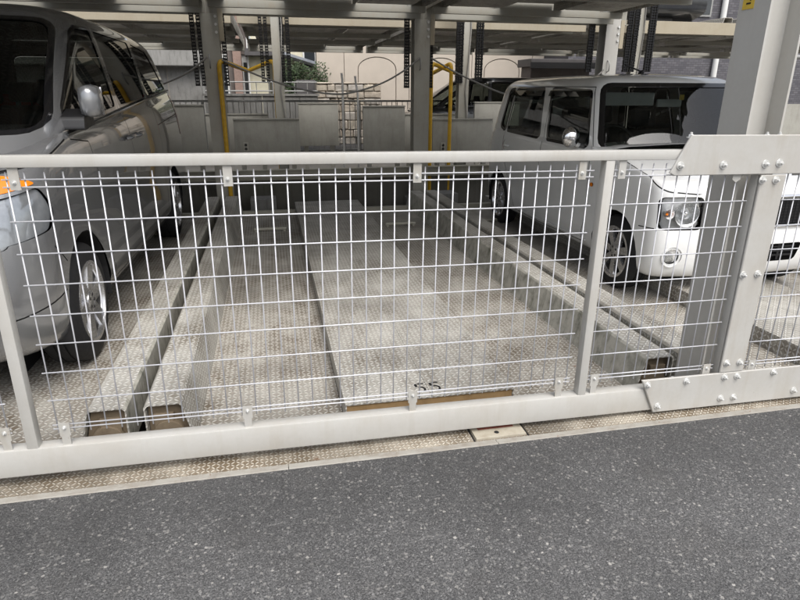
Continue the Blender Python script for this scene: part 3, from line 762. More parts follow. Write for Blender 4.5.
def build_car(S):
    root = thing(S['name'], S['label'], 'car', S['loc'], S['rotz'])
    root.scale = (S.get('scale', 1),)*3
    bm = B(); lay = bm.faces.layers.int.new('part')
    rise, yc, L = S['rise'], S['ycowl'], S['L']
    lw = catrow(S['lower'], S.get('sub', 4))      # zf, zb, yf, yr, w
    nr = len(lw); G = []
    for r, (zf, zb, yf, yr, w_) in enumerate(lw):
        c = contour(yf, yr, w_, *S['corner'], S.get('ns', 64))
        k = r/(nr-1)
        t = np.clip((c[:, 1]-yf)/(yc-yf), 0, 1); t = t*t*(3-2*t)*.5+t*.5
        dz = rise*(k**3)*np.clip((c[:, 1]-yc)/(L-yc), 0, 1)
        z = zf+(zb-zf)*t+dz
        x = c[:, 0]-S['tumble']*dz
        # light crease and hollow along the side
        sidew = np.clip((c[:, 1]-.3)/.5, 0, 1)*np.clip((L-.3-c[:, 1])/.5, 0, 1)
        for zc_, wd_, am in S['creases']: x = x+am*sidew*np.exp(-((z-zc_-dz*.6)/wd_)**2)*(c[:, 0] > w_*.9)
        G.append(np.stack([np.maximum(x, 0) if 1 else x, c[:, 1], z], 1))
    G = np.array(G); G[:, 0, 0] = 0; G[:, -1, 0] = 0
    grid_mesh(bm, G)
    # bonnet between the upper edges, up to the foot of the windscreen
    top = G[-1]; ks = [i for i in range(len(top)) if top[i, 1] < yc+.30]
    ks = ks[:max(12, len(ks))]
    yv = [top[i, 1] for i in ks]
    nx = 17; prevrow = None
    for i in ks:
        xe, ye, ze = top[i]
        if xe < .02: xe = .002
        row = []
        for t in np.linspace(-1, 1, nx):
            y = ye; q_ = abs(t)
            yfr = np.interp(xe*q_, top[:ks[-1]+1, 0][:22], top[:ks[-1]+1, 1][:22]) if i < 11 else ye
            row.append(bm.verts.new((xe*t, y, ze+S['crown']*(1-t*t)*min(1, (y-top[0, 1])/.25) + S.get('hoodcrease', 0)*math.exp(-((q_-.72)/.08)**2)*min(1, (y-top[0, 1])/.3))))
        if prevrow:
            for a in range(nx-1): bm.faces.new((prevrow[a], prevrow[a+1], row[a+1], row[a]))
        prevrow = row
    # greenhouse
    gw = catrow(S['green'], S.get('sub', 4))     # z, yf, yr, w
    G2 = []
    for z, yf, yr, w_ in gw:
        c = contour(yf, yr, w_, *S['gcorner'], S.get('ns', 64))
        G2.append(np.stack([c[:, 0], c[:, 1], np.full(len(c), z)+S.get('rooffall', 0)*np.clip((z-1.5)/.4, 0, 1)*np.clip((c[:, 1]-S.get('fally', 9))/1.5, 0, 1)**2], 1))
    G2 = np.array(G2); G2[:, 0, 0] = 0; G2[:, -1, 0] = 0
    grid_mesh(bm, G2, True)
    bmesh.ops.remove_doubles(bm, verts=bm.verts, dist=1e-5)
    bmesh.ops.dissolve_degenerate(bm, edges=bm.edges, dist=1e-6)
    bm.normal_update()
    # make all normals point outwards
    for f in bm.faces:
        c = f.calc_center_median(); o = Vector((c.x, (c.y-L/2)*.25, c.z-.55))
        if abs(f.normal.z) > .8 and c.z > .5:
            if f.normal.z < 0: f.normal_flip()
        elif f.normal.dot(o) < 0: f.normal_flip()
    bm.normal_update()
    PARTS = ['body']      # part names by id
    info = {0: ('body', S['paint'], None, 0)}
    def pid(name, mat, under=None, push=0):
        PARTS.append(name); info[len(PARTS)-1] = (name, mat, under, push); return len(PARTS)-1
    # windows
    for nm, poly, mat, view, sides in S['windows']:
        for sd_ in sides:
            pp = poly if view != 'side' else poly
            fr = pid('window_trim', 'gloss_black', None, 0); gl = pid(nm, mat, fr, -.006)
            cutpoly(bm, offset(pp, S.get('trim', .028)), view, sd_, fr, L/2)
            cutpoly(bm, pp, view, sd_, gl, L/2)
    # gaps, then doors
    for pts, view, sides in S['seams']:
        for sd_ in sides: strip(bm, [(p_[0]*(sd_ if view != 'side' else 1), p_[1]) for p_ in pts], .007, view, sd_, pid('panel_gap', 'black_plastic', None, -.004), L/2)
    for poly, sides in S['doors']:
        for sd_ in sides:
            dpid = pid('door', S['paint'])
            for f in bm.faces:
                if f[lay] == 0:
                    c = f.calc_center_median()
                    if c.x*sd_ > 0 and abs(f.normal.x) > .3 and inside(poly, c.y, c.z): f[lay] = dpid
    for nm, poly, mat, view, sides, push in S['patches']:
        for sd_ in sides:
            pp = [(p_[0]*(sd_ if view != 'side' else 1), p_[1]) for p_ in poly]
            cutpoly(bm, pp, view, sd_, pid(nm, mat, None, push), L/2)
    # wheel arches
    arches = []
    for yw in S['wheels']:
        for sd_ in (1, -1):
            n_ = 28; poly = [(yw+S['archr']*math.cos(2*math.pi*k/n_), S['wr']+.005+S['archr']*math.sin(2*math.pi*k/n_)) for k in range(n_)]
            hole = pid('hole', None); fs = cutpoly(bm, poly, 'side', sd_, hole, 0)
            bmesh.ops.delete(bm, geom=fs, context='FACES')
            arches.append((yw, sd_, poly))
    bm.normal_update()
    # extract the parts, keeping the normals of the whole shell
    bm.verts.index_update()
    nor = {v: v.normal.copy() for v in bm.verts}
    byp = {}
    for f in bm.faces: byp.setdefault(f[lay], []).append(f)
    made = {}
    xmax = max(r[4] for r in S['lower'])
    for k in sorted(byp):
        nm, mat, under, push = info[k]; vid = {}; vv = []; nn = []; ff = []
        for f in byp[k]:
            q = []
            for v in f.verts:
                if v not in vid:
                    vid[v] = len(vv); vv.append(v.co+nor[v]*push); nn.append(nor[v])
                q.append(vid[v])
            ff.append(q)
        me = bpy.data.meshes.new(nm); me.from_pydata([tuple(v) for v in vv], [], ff); me.materials.append(MAT[mat]); me.shade_smooth()
        me.normals_split_custom_set_from_vertices([tuple(n) for n in nn])
        par = root
        if under in made: par = made[under]
        o = obj(nm, me, mat, par); made[k] = o
    bm.free()
    xs_ = xmax-.012
    for yw, sd_, poly in arches:
        lin = B(); prev = None
        for (y, z) in poly+poly[:1]:
            if z < S['lower'][0][0]+.01: prev = None; continue
            xb = xmax-.016
            row = [lin.verts.new((sd_*xb, y, z)), lin.verts.new((sd_*(xb-.05), y+(y-yw)*.02, z)), lin.verts.new((sd_*(xb-.34), y, z))]
            if prev:
                for a in range(2): lin.faces.new((prev[a], prev[a+1], row[a+1], row[a]))
            prev = row
        n_ = 20; disc = [lin.verts.new((sd_*(xmax-.34), yw+S['archr']*1.02*math.cos(2*math.pi*i/n_), S['wr']+S['archr']*1.02*math.sin(2*math.pi*i/n_))) for i in range(n_)]
        lin.faces.new(disc)
        obj('wheel_arch_liner', lin, 'underbody', root)
        make_wheel('wheel', root, (sd_*(xmax-.012-S['ww']/2), yw, S['wr']), S['wr'], S['ww'], S['rimr'], S['spokes'], sd_, S['spw'])
    # floor pan and inside
    ub = B(); z0 = S['lower'][0][0]+.02
    box(ub, -xmax+.36, xmax-.36, .25, L-.25, z0-.03, z0+.16)
    box(ub, -xmax+.10, xmax-.10, S['wheels'][0]+S['archr']+.05, S['wheels'][1]-S['archr']-.05, z0-.02, z0+.10)
    obj('underbody', ub, 'underbody', root)
    fl = B(); box(fl, -xmax+.12, xmax-.12, S['dash_y']-.15, L-.3, z0+.17, z0+.19); obj('cabin_floor', fl, 'dash', root)
    db = prism(rpoly([(S['dash_y']-.35, S['belt']-.14), (S['dash_y']-.30, S['belt']-.045), (S['dash_y']+.12, S['belt']-.02), (S['dash_y']+.22, S['belt']-.10), (S['dash_y']+.20, S['belt']-.40), (S['dash_y']-.3, S['belt']-.45)], .05), 'x', -xmax+.13, xmax-.13)
    obj('dashboard', db, 'dash', root, 40)
    sx = S['steer_x']
    wh = B(); cyl = []
    cx, cy, cz = sx, S['dash_y']+.34, S['belt']-.03
    ring = [(cx+.185*math.cos(t), cy+.185*math.sin(t)*.45, cz+.185*math.sin(t)*.89) for t in np.linspace(0, 2*math.pi, 29)]
    tube(ring, .015, 8, wh, caps=False); tube([(cx-.18, cy, cz), (cx+.18, cy, cz)], .018, 6, wh); tube([(cx, cy, cz), (cx, cy-.25, cz-.1)], .03, 8, wh)
    obj('steering_wheel', wh, 'black_plastic', root, 60)
    for yy, zz in S['seatrows']:
        for s in (-1, 1):
            st_ = B(); h_ = S['belt']
            sxx = s*xmax*.47
            side = rpoly([(yy-.02, zz+.22), (yy+.06, zz+.35), (yy+.44, zz+.33), (yy+.60, h_+.06), (yy+.70, h_+.06), (yy+.62, zz+.20)], .05)
            prism(side, 'x', sxx-.235, sxx+.235, st_, bev=.03)
            hd = rpoly([(yy+.60, h_+.09), (yy+.63, h_+.27), (yy+.72, h_+.27), (yy+.72, h_+.09)], .04)
            prism(hd, 'x', sxx-.13, sxx+.13, st_, bev=.025)
            for q in (-.05, .05): tube([(sxx+q, yy+.66, h_+.02), (sxx+q, yy+.66, h_+.12)], .007, 6, st_)
            obj('seat', st_, 'seat', root, 40)
    return root

# ---- small white car on the right
lower = [(.185, .185, .14, 3.27, .64), (.20, .20, .07, 3.32, .69), (.27, .27, .02, 3.37, .725), (.42, .42, .0, 3.395, .7375), (.58, .60, .012, 3.39, .7375),
         (.69, .78, .020, 3.385, .736), (.775, .90, .030, 3.38, .729), (.82, .955, .052, 3.375, .719), (.84, .985, .095, 3.37, .708)]
green = [(.96, .86, 3.36, .706), (1.03, .895, 3.355, .700), (1.15, .95, 3.33, .684), (1.28, 1.01, 3.29, .664), (1.39, 1.06, 3.25, .645), (1.45, 1.10, 3.21, .620), (1.49, 1.16, 3.15, .575), (1.515, 1.26, 3.05, .485), (1.53, 1.42, 2.9, .32), (1.537, 1.6, 2.7, .12)]
fw_ = [(1.14, .992), (1.265, 1.375), (1.945, 1.40), (1.85, 1.0)]
rw_ = [(2.045, 1.003), (2.135, 1.40), (2.755, 1.40), (2.82, 1.02)]
qw_ = [(2.90, 1.022), (2.84, 1.40), (2.93, 1.385), (3.01, 1.05)]
def circ(x, z, r, n=24, rz=None): return [(x+r*math.cos(2*math.pi*k/n), z+(rz or r)*math.sin(2*math.pi*k/n)) for k in range(n)]
LX = 3.157
lap = dict(name='small_white_car', label='boxy small white car with round headlamps parked on the right, facing the gate', loc=(LX, 3.285, -.08), rotz=0,
  L=3.395, lower=lower, corner=(.115, .125, .12, .14, .055, .05), ycowl=.88, rise=.02, tumble=.1, creases=[(.62, .02, .004), (.33, .05, .006)], crown=.035, hoodcrease=.006,
  green=green, gcorner=(.13, .16, .12, .14, .07, .05), paint='paint_white', trim=.032,
  windows=[('windscreen', rpoly([(-.655, .985), (-.578, 1.425), (.578, 1.425), (.655, .985)], .06), 'glass_clear', 'front', (1,)),
           ('rear_window', rpoly([(-.56, 1.02), (-.52, 1.36), (.52, 1.36), (.56, 1.02)], .06), 'glass_mid', 'rear', (1,)),
           ('front_side_window', rpoly(fw_, .03), 'glass_side', 'side', (1, -1)), ('rear_side_window', rpoly(rw_, .03), 'glass_side', 'side', (1, -1)), ('quarter_window', rpoly(qw_, .02), 'glass_side', 'side', (1, -1))],
  seams=[([(1.045, .975), (1.01, .80), (1.00, .45), (1.05, .24), (1.9, .225)], 'side', (1, -1)), ([(1.965, 1.43), (1.93, 1.0), (1.93, .23)], 'side', (1, -1)), ([(1.9, .225), (2.45, .24), (2.55, .42), (2.72, .62), (2.86, .78), (2.87, .975)], 'side', (1, -1)),
         ([(1.045, .975), (1.235, 1.425), (2.79, 1.435), (2.87, .975)], 'side', (1, -1)),
         ([(.27, .53), (.12, .54)], 'side', (1, -1)), ([(.06, .765), (.25, .86), (.55, .925), (.86, .968)], 'side', (1, -1))],
  doors=[([(1.045, .975), (1.01, .80), (1.00, .45), (1.05, .24), (1.93, .225), (1.93, 1.0), (1.965, 1.43), (1.235, 1.425)], (1, -1)), ([(1.93, .225), (2.45, .24), (2.55, .42), (2.72, .62), (2.86, .78), (2.87, .975), (2.79, 1.435), (1.965, 1.43), (1.93, 1.0)], (1, -1))],
  patches=[('headlamp_surround', rpoly([(.430, .535), (.430, .750), (.716, .750), (.716, .535)], .045), 'gloss_black', 'front', (1, -1), -.004),
           ('headlamp', rpoly([(.440, .541), (.440, .745), (.712, .745), (.712, .541)], .042), 'lamp_inner', 'front', (1, -1), -.045),
           ('grille', rpoly([(-.37, .555), (-.37, .73), (.37, .73), (.37, .555)], .03), 'black_plastic', 'front', (1,), -.03),
           ('lower_grille', rpoly([(-.33, .30), (-.36, .425), (.36, .425), (.33, .30)], .03), 'black_plastic', 'front', (1,), -.05),
           ('fog_lamp_bezel', circ(.605, .355, .068), 'paint_white', 'front', (1, -1), -.006),
           ('fog_lamp', circ(.605, .355, .052), 'reflector', 'front', (1, -1), -.022),
           ('side_marker', circ(.94, .71, .022, 14, .016), 'orange_lens', 'side', (1, -1), .006),
           ('fuel_flap', circ(2.80, .86, .05), 'paint_white', 'side', (-1,), -.003),
           ('tail_lamp', rpoly([(.5, .62), (.5, .92), (.7, .92), (.7, .62)], .03), 'red_lens', 'rear', (1, -1), -.004)],
  wheels=(.56, 2.92), archr=.305, wr=.272, ww=.155, rimr=.185, spokes=7, spw=.40, dash_y=1.0, belt=.985, steer_x=-.33, seatrows=[(1.38, .30), (2.15, .30)])
car = build_car(lap)
yF = .0
# headlamp details
for s in (-1, 1):
    for cx, rr, mt in ((s*.545, .085, 'reflector'), (s*.668, .032, 'orange_lens')):
        bl = lathe([(.075, rr*.18), (.07, rr*.5), (.05, rr*.8), (.02, rr), (.016, rr*1.04)], 'y', 32, c=(cx, .004+abs(cx)*.05, .645))
        bmesh.ops.delete(bl, geom=[f for f in bl.faces if len(f.verts) > 20 and f.calc_center_median().y < .044+abs(cx)*.05], context='FACES')
        obj('headlamp_bowl', bl, 'reflector', car, 50)
    obj('turn_bulb', lathe([(.03, .007), (.045, .010), (.06, .008)], 'y', 12, c=(s*.668, .050, .640)), 'orange_lens', car, 60)
    obj('bulb', lathe([(.03, .006), (.04, .014), (.08, .014)], 'y', 12, c=(s*.545, .022, .645)), 'chrome', car, 60)
    ln = B(); n = 18; rowsv = []
    for i in range(n+1):
        x = .449+(.708-.449)*i/n
        yb = .014+.055*(min(x, .62)/.62)**2
        if x > .62:
            u = min(1, (x-.62)/.115); yb = .014+.055+.125*(1-math.sqrt(max(0, 1-u*u)))
        rowsv.append([ln.verts.new((s*x, yb+.004+.012*((z-.645)/.1)**2, z)) for z in np.linspace(.556, .734, 6)])
    for a, c_ in zip(rowsv, rowsv[1:]):
        for k in range(5): ln.faces.new((a[k], a[k+1], c_[k+1], c_[k]) if s < 0 else (a[k], c_[k], c_[k+1], a[k+1]))
    obj('headlamp_lens', ln, 'lens', car, 60)
    rg_ = lathe([(.0, .060), (-.012, .066), (-.010, .072), (.02, .074)], 'y', 32, c=(s*.605, .068, .355))
    bmesh.ops.delete(rg_, geom=[f for f in rg_.faces if len(f.verts) > 20], context='FACES'); obj('fog_ring', rg_, 'paint_white', car, 50)
    obj('fog_lens', lathe([(.02, .050), (.012, .046), (.006, .02)], 'y', 28, c=(s*.605, .068, .355)), 'lens', car, 60)
    # mirrors: round shell on a stalk
    mr = B(); bmesh.ops.create_uvsphere(mr, u_segments=24, v_segments=14, radius=1)
    for v in mr.verts: v.co = Vector((s*.80, 1.235, 1.045)) + Vector((v.co.x*.075, v.co.y*.055 if v.co.y < 0 else v.co.y*.02, v.co.z*.082))
    mo = obj('mirror', mr, 'chrome', car, 60)
    obj('stalk', tube([(s*.695, 1.26, .975), (s*.735, 1.25, .985), (s*.775, 1.24, 1.01)], .020, 8), 'paint_white', mo, 60)
    obj('mirror_glass', lathe([(.021, .062), (.023, .058)], 'y', 28, c=(s*.80, 1.235, 1.045)), 'chrome', mo)
    # rain visors over the side windows
    for a, c_ in ((1.21, 1.96), (2.10, 2.80)):
        vz = B(); pr_v = None
        for k in range(13):
            y = a+(c_-a)*k/12; row = [vz.verts.new((s*(.655+.006), y, 1.40)), vz.verts.new((s*(.668+.014), y, 1.352))]
            if pr_v: vz.faces.new((pr_v[0], row[0], row[1], pr_v[1]))
            pr_v = row
        obj('rain_visor', vz, 'glass_dark', car)
    for y in (1.80, 2.66):
        hd = obj('door_handle', tube([(s*.742, y, .855), (s*.760, y+.01, .857), (s*.762, y+.09, .857), (s*.742, y+.10, .855)], .011, 8), 'paint_white', car, 60)
    obj('side_sill_line', bx(min(s*.735, s*.742), max(s*.735, s*.742), .95, 2.55, .262, .270), 'paint_white', car)
# grille mesh, chrome bar, number plate ledge
gm = B()
for i in range(26): box(gm, -.36+i*.028, -.356+i*.028, .022, .026, .558, .728)
for i in range(9): box(gm, -.365, .365, .0265, .0305, .562+i*.0195, .566+i*.0195)
tag(obj('grille_mesh', gm, 'black_plastic', car), kind='stuff')
cb_ = [(x, .006+.055*(x/.62)**2, .742) for x in np.linspace(-.40, .40, 21)]
obj('chrome_bar', tube(cb_, .014, 8), 'chrome', car, 60)
cb_ = [(x, .003+.055*(x/.62)**2, .545) for x in np.linspace(-.38, .38, 21)]
obj('lower_bar', tube(cb_, .012, 8), 'chrome', car, 60)
lg = B()
for z in (.335, .365, .395): box(lg, -.33, .33, .035, .05, z-.006, z+.006)
for x in (-.2, 0, .2): box(lg, x-.008, x+.008, .034, .052, .30, .425)
obj('lower_grille_bars', lg, 'black_plastic', car)
# inside of the windscreen
obj('sun_visor', bx(-.56, -.12, 1.20, 1.215, 1.285, 1.385, bev=.006), 'visor', car, 40)
im = obj('rear_view_mirror', bx(-.11, .11, 1.165, 1.19, 1.275, 1.335, bev=.01), 'visor', car, 40)
obj('inspection_sticker', bx(.02, .06, 1.08, 1.082, 1.33, 1.37), 'sticker', car)
an = B(); tube([(0, 1.62, 1.53), (0, 1.60, 1.552), (0, 1.585, 1.557)], [.028, .018, .010], 10, an); tube([(0, 1.60, 1.55), (-.17, 1.60, 1.605)], .007, 6, an)
obj('roof_antenna', an, 'black_plastic', car, 60)
for x0, x1 in ((-.50, .0), (.05, .45)):
    wp = B(); tube([(x0, .82, .985), ((x0+x1)/2+.1, .905, 1.005), (x1+.15, .90, 1.01)], .008, 6, wp); obj('wiper', wp, 'black_plastic', car, 60)
cw = B(); box(cw, -.62, .62, .82, .97, .965, .975); obj('cowl', cw, 'black_plastic', car)

# ---- large dark grey minivan on the left
lower = [(.22, .22, .22, 4.62, .78), (.25, .25, .12, 4.70, .85), (.34, .34, .04, 4.77, .885), (.52, .52, .0, 4.82, .90), (.72, .74, .02, 4.82, .902),
         (.88, .96, .06, 4.81, .897), (.96, 1.08, .11, 4.80, .885), (1.01, 1.145, .17, 4.78, .868), (1.04, 1.18, .26, 4.76, .845)]
green = [(1.12, .48, 4.74, .850), (1.24, .66, 4.73, .832), (1.42, .95, 4.69, .80), (1.60, 1.24, 4.62, .762), (1.75, 1.49, 4.52, .722), (1.82, 1.62, 4.44, .685), (1.865, 1.76, 4.32, .62), (1.89, 1.95, 4.12, .50), (1.90, 2.2, 3.85, .32), (1.905, 2.5, 3.5, .12)]
w1 = [(1.13, 1.21), (1.18, 1.29), (1.86, 1.715), (1.98, 1.75), (2.28, 1.765), (2.24, 1.285)]
w2 = [(2.36, 1.29), (2.39, 1.77), (3.38, 1.765), (3.30, 1.335)]
w3 = [(3.42, 1.34), (3.49, 1.765), (4.05, 1.73), (4.40, 1.40)]
mv = dict(name='grey_minivan', label='large dark grey minivan parked on the left, facing the gate', loc=(-1.893, 2.40, -.08), rotz=R_(-.8),
  L=4.82, lower=lower, corner=(.42, .40, .16, .22, .14, .06), ycowl=.98, rise=.20, tumble=.17, creases=[(.90, .03, .004), (.36, .06, .008), (.62, .12, -.010)], crown=.03, hoodcrease=.008,
  green=green, gcorner=(.24, .42, .16, .2, .12, .06), paint='paint_grey', trim=.022, rooffall=-.05, fally=3.0,
  windows=[('windscreen', rpoly([(-.80, 1.215), (-.655, 1.765), (.655, 1.765), (.80, 1.215)], .07), 'glass_clear', 'front', (1,)),
           ('rear_window', rpoly([(-.66, 1.32), (-.58, 1.70), (.58, 1.70), (.66, 1.32)], .08), 'glass_dark', 'rear', (1,)),
           ('front_side_window', rpoly(w1, .03), 'glass_mid', 'side', (1, -1)), ('sliding_door_window', rpoly(w2, .025), 'glass_dark', 'side', (1, -1)), ('rear_quarter_window', rpoly(w3, .03), 'glass_dark', 'side', (1, -1))],
  seams=[([(1.06, 1.15), (1.32, 1.12), (1.36, .85), (1.36, .45), (1.42, .30), (2.30, .29)], 'side', (1, -1)), ([(2.315, 1.80), (2.30, 1.26), (2.32, .29)], 'side', (1, -1)), ([(2.30, .29), (3.30, .30), (3.40, .5), (3.38, 1.30), (3.435, 1.80)], 'side', (1, -1)),
         ([(3.40, 1.10), (4.55, 1.16)], 'side', (1, -1)), ([(.50, .72), (.62, .62)], 'side', (1, -1)), ([(.30, 1.035), (.70, 1.10), (.98, 1.155)], 'side', (1, -1)), ([(.55, .50), (.25, .46)], 'side', (1, -1))],
  doors=[([(1.06, 1.15), (1.32, 1.12), (1.36, .85), (1.36, .45), (1.42, .30), (2.32, .29), (2.30, 1.26), (2.315, 1.80), (1.6, 1.8)], (1, -1)), ([(2.32, .29), (3.30, .30), (3.40, .5), (3.38, 1.30), (3.435, 1.80), (2.315, 1.80), (2.30, 1.26)], (1, -1))],
  patches=[('headlamp', rpoly([(.14, .76), (.14, .93), (.50, .99), (.56, .87), (.50, .80)], .03), 'lamp_cover', 'side', (1, -1), -.012),
           ('turn_lamp', rpoly([(.15, .945), (.20, 1.02), (.42, 1.050), (.50, 1.005)], .02), 'orange_lens', 'side', (1, -1), .003),
           ('front_headlamp', rpoly([(.36, .76), (.36, .93), (.80, .95), (.80, .76)], .03), 'lamp_cover', 'front', (1, -1), -.012),
           ('grille', rpoly([(-.33, .66), (-.35, .93), (.35, .93), (.33, .66)], .04), 'black_plastic', 'front', (1,), -.02),
           ('lower_grille', rpoly([(-.60, .30), (-.60, .42), (.60, .42), (.60, .30)], .03), 'black_plastic', 'front', (1,), -.03),
           ('tail_lamp', rpoly([(4.50, .95), (4.46, 1.35), (4.80, 1.35), (4.80, .95)], .03), 'red_lens', 'side', (1, -1), .003)],
  wheels=(.90, 3.84), archr=.375, wr=.318, ww=.205, rimr=.212, spokes=6, spw=.62, dash_y=1.05, belt=1.19, steer_x=-.40, seatrows=[(1.72, .42), (2.65, .42), (3.5, .45)])
van = build_car(mv)
for s in (-1, 1):
    mr = B(); bmesh.ops.create_cube(mr, size=1)
    bmesh.ops.subdivide_edges(mr, edges=mr.edges, cuts=3, use_grid_fill=True)
    for v in mr.verts:
        p_ = v.co*2; m_ = max(abs(p_.x), abs(p_.y), abs(p_.z)); sp = p_.normalized()*m_
        q = p_*.45+sp*.55*1.15
        v.co = Vector((s*(.965+q.x*.052), 1.17+q.y*(.075 if q.y < 0 else .035)+abs(q.x)*.02, 1.335+q.z*.078))
    mo = obj('mirror', mr, 'paint_grey', van, 70)
    obj('mirror_foot', prism(rpoly([(1.09, 1.19), (1.11, 1.26), (1.24, 1.30), (1.30, 1.215)], .02), 'x', *sorted((s*.82, s*.935))), 'black_plastic', mo)
    obj('mirror_glass', bx(*sorted((s*.915, s*1.015)), 1.206, 1.210, 1.265, 1.405), 'chrome', mo)
    for y in (2.14, 2.42):
        obj('door_handle', tube([(s*.893, y, 1.075), (s*.918, y+.015, 1.08), (s*.92, y+.13, 1.085), (s*.893, y+.145, 1.082)], .014, 8), 'paint_grey', van, 60)
    obj('belt_moulding', tube([(s*(.858-.0003*k), 1.05+k*.17, 1.178+.0113*k-.006) for k in range(20)], .010, 6), 'gloss_black', van, 60)
wp = B(); tube([(-.55, .66, 1.215), (0, .62, 1.22), (.45, .70, 1.225)], .010, 6, wp); obj('wiper', wp, 'black_plastic', van, 60)
obj('rear_view_mirror', bx(-.12, .12, 1.62, 1.645, 1.64, 1.71, bev=.01), 'dash', van, 40)

# ---- dark car beyond the panels, side on
lower_b = [tuple(v for v in r) for r in lower]
bk = dict(mv); bk.update(name='parked_dark_car', label='dark blue-black car parked side on beyond the grey panels, left of the white car', loc=(P(428, 112, Y=12.2).x-.75, 12.4, .02), rotz=R_(-90), scale=.82, paint='paint_black', patches=mv['patches'][:4], seams=mv['seams'][:2], ns=26, sub=2)
bk_car = build_car(bk)
mr = B(); bmesh.ops.create_uvsphere(mr, u_segments=16, v_segments=10, radius=1)
for v in mr.verts: v.co = Vector((1.0+v.co.x*.12, 1.30+v.co.y*.07, 1.24+v.co.z*.10))
obj('mirror', mr, 'gloss_black', bk_car, 60)

# ---- dark car on the raised rear pallet, only its tail underside in view
ucx = .9+2.53*2
uc = thing('raised_dark_car', 'dark car on the raised rear pallet beside the big column, only its underside showing', 'car', (ucx+.1, 9.05, 2.215))
ub = B(); box(ub, -.72, .72, .25, 4.1, .16, .36); obj('floor_pan', ub, 'underbody', uc)
bp_ = prism(rpoly([(0, .26), (-.02, .45), (.02, .80), (.45, 1.0), (4.2, 1.0), (4.35, .7), (4.3, .3), (3.9, .2), (.3, .18)], .06), 'x', -.80, .80, bev=.05); obj('body', bp_, 'paint_black', uc, 50)
obj('silencer', tube([(-.35, .25, .14), (.30, .25, .14)], .10, 14), 'dark_metal', uc, 60)
obj('tailpipe', lathe([(-.06, .038), (.2, .038), (.2, .03), (-.055, .03)], 'y', 20, c=(.42-.9, .04, .17)), 'chrome', uc, 60)
for s in (-1, 1):
    for y in (.75, 3.3): make_wheel('wheel', uc, (s*.70, y, .10+.20), .30, .18, .19, 5, s)

# ------------------------------------------------------------------ background
# beige wall with blind arches
BY = 17.0
bwx0, bwx1 = P(317, 70, Y=BY).x, 8.2
bw = thing('arched_wall', 'pale beige building wall with blind arches beyond the car park', 'building', ((bwx0+bwx1)/2, BY, 0))
bw0 = bw.location.x
obj('wall_core', bx(bwx0-bw0, bwx1-bw0, .05, .4, 0, 6.5), 'groove', bw)
aw, asp = .62, P(441, 60, Y=BY).x-P(377, 60, Y=BY).x
zt, zs = P(377, 57, Y=BY).z, P(358, 69, Y=BY).z
ax0 = P(377, 57, Y=BY).x
cs_ = [ax0+asp*k for k in range(-1, 5)]
def archpts(cx, hw, z0, zspr, ztop, n=14):
    return [(cx-hw, z0)] + [(cx-hw*math.cos(t), zspr+(ztop-zspr)*math.sin(t)) for t in np.linspace(0, math.pi, n)] + [(cx+hw, z0)]
for cx in cs_:
    x0, x1 = cx-asp/2, cx+asp/2
    if x0 < bwx0: x0 = bwx0
    hw = P(396, 69, Y=BY).x-ax0
    if cx-hw > bwx0+.05:
        obj('arch_panel', prism([(x-bw0, z) for x, z in archpts(cx, hw-.014, .02, zs, zt-.014)], 'y', 0, .05), 'beige_wall', bw)
        a = archpts(cx, hw+.010, .02, zs, zt+.010)
        left = [(x0+.008, .02), (x0+.008, zt+.35), (cx, zt+.35)] + [p_ for p_ in a[:len(a)//2+1]][::-1]
        rightp = [(x1-.008, .02), (x1-.008, zt+.35), (cx, zt+.35)] + [p_ for p_ in a[len(a)//2:]]
        for o_ in (left, rightp): obj('wall_panel', prism([(x-bw0, z) for x, z in o_], 'y', -.004, .05), 'beige_wall', bw)
    else:
        obj('wall_panel', bx(x0-bw0, x1-bw0-.008, 0, .05, .02, zt+.35), 'beige_wall', bw)
    for k in range(3): obj('wall_panel', bx(x0-bw0+.008, x1-bw0-.008, 0, .05, zt+.365+k*1.2, zt+.365+1.185+k*1.2), 'beige_wall', bw)
# stone garden wall: separate stones
sx0, sx1, szt = P(316, 84, Y=15.6).x, P(381, 84, Y=15.6).x, P(340, 82, Y=15.6).z
sw = thing('stone_wall', 'rough stone block wall below the beige arched wall', 'wall', ((sx0+sx1)/2, 15.6, 0))
obj('core', bx(sx0-sw.location.x, sx1-sw.location.x, .035, .5, .02, szt-.03), 'groove', sw)
random.seed(3); z = .02
while z < szt-.05:
    h = random.uniform(.15, .24); h = min(h, szt-z); x = sx0
    while x < sx1-.06:
        l = min(random.uniform(.18, .44), sx1-x); st_ = B()
        if sx1-(x+l) < .1: l = sx1-x
        box(st_, x+.010-sw.location.x, x+l-.010-sw.location.x, random.uniform(-.045, .0), .07, z+.010, z+h-.010, bev=.022)
        for v in st_.verts: v.co += Vector((random.uniform(-.008, .008), random.uniform(-.006, .006), random.uniform(-.008, .008)))
        obj('stone', st_, 'stone', sw); x += l
    z += h
# concrete building at the left, with a ledge
cx0, cx1 = P(120, 70, Y=16).x, P(203.5, 70, Y=16).x
zl = P(185, 66, Y=16).z
cbd = thing('concrete_block', 'streaked concrete wall with a pale overhanging upper band behind the minivan tail', 'building', ((cx0+cx1)/2, 16, 0))
h = (cx1-cx0)/2
obj('wall', bx(-h-8, h-.06, .35, 3, .02, zl-.001), 'concrete', cbd); obj('upper_band', bx(-h-8, h, .0, 3, zl, 5.2, bev=.02), 'concrete', cbd)
for k in range(4): obj('joint', bx(h-.9-k*1.3, h-.885-k*1.3, .343, .352, .03, zl-.01), 'groove', cbd)
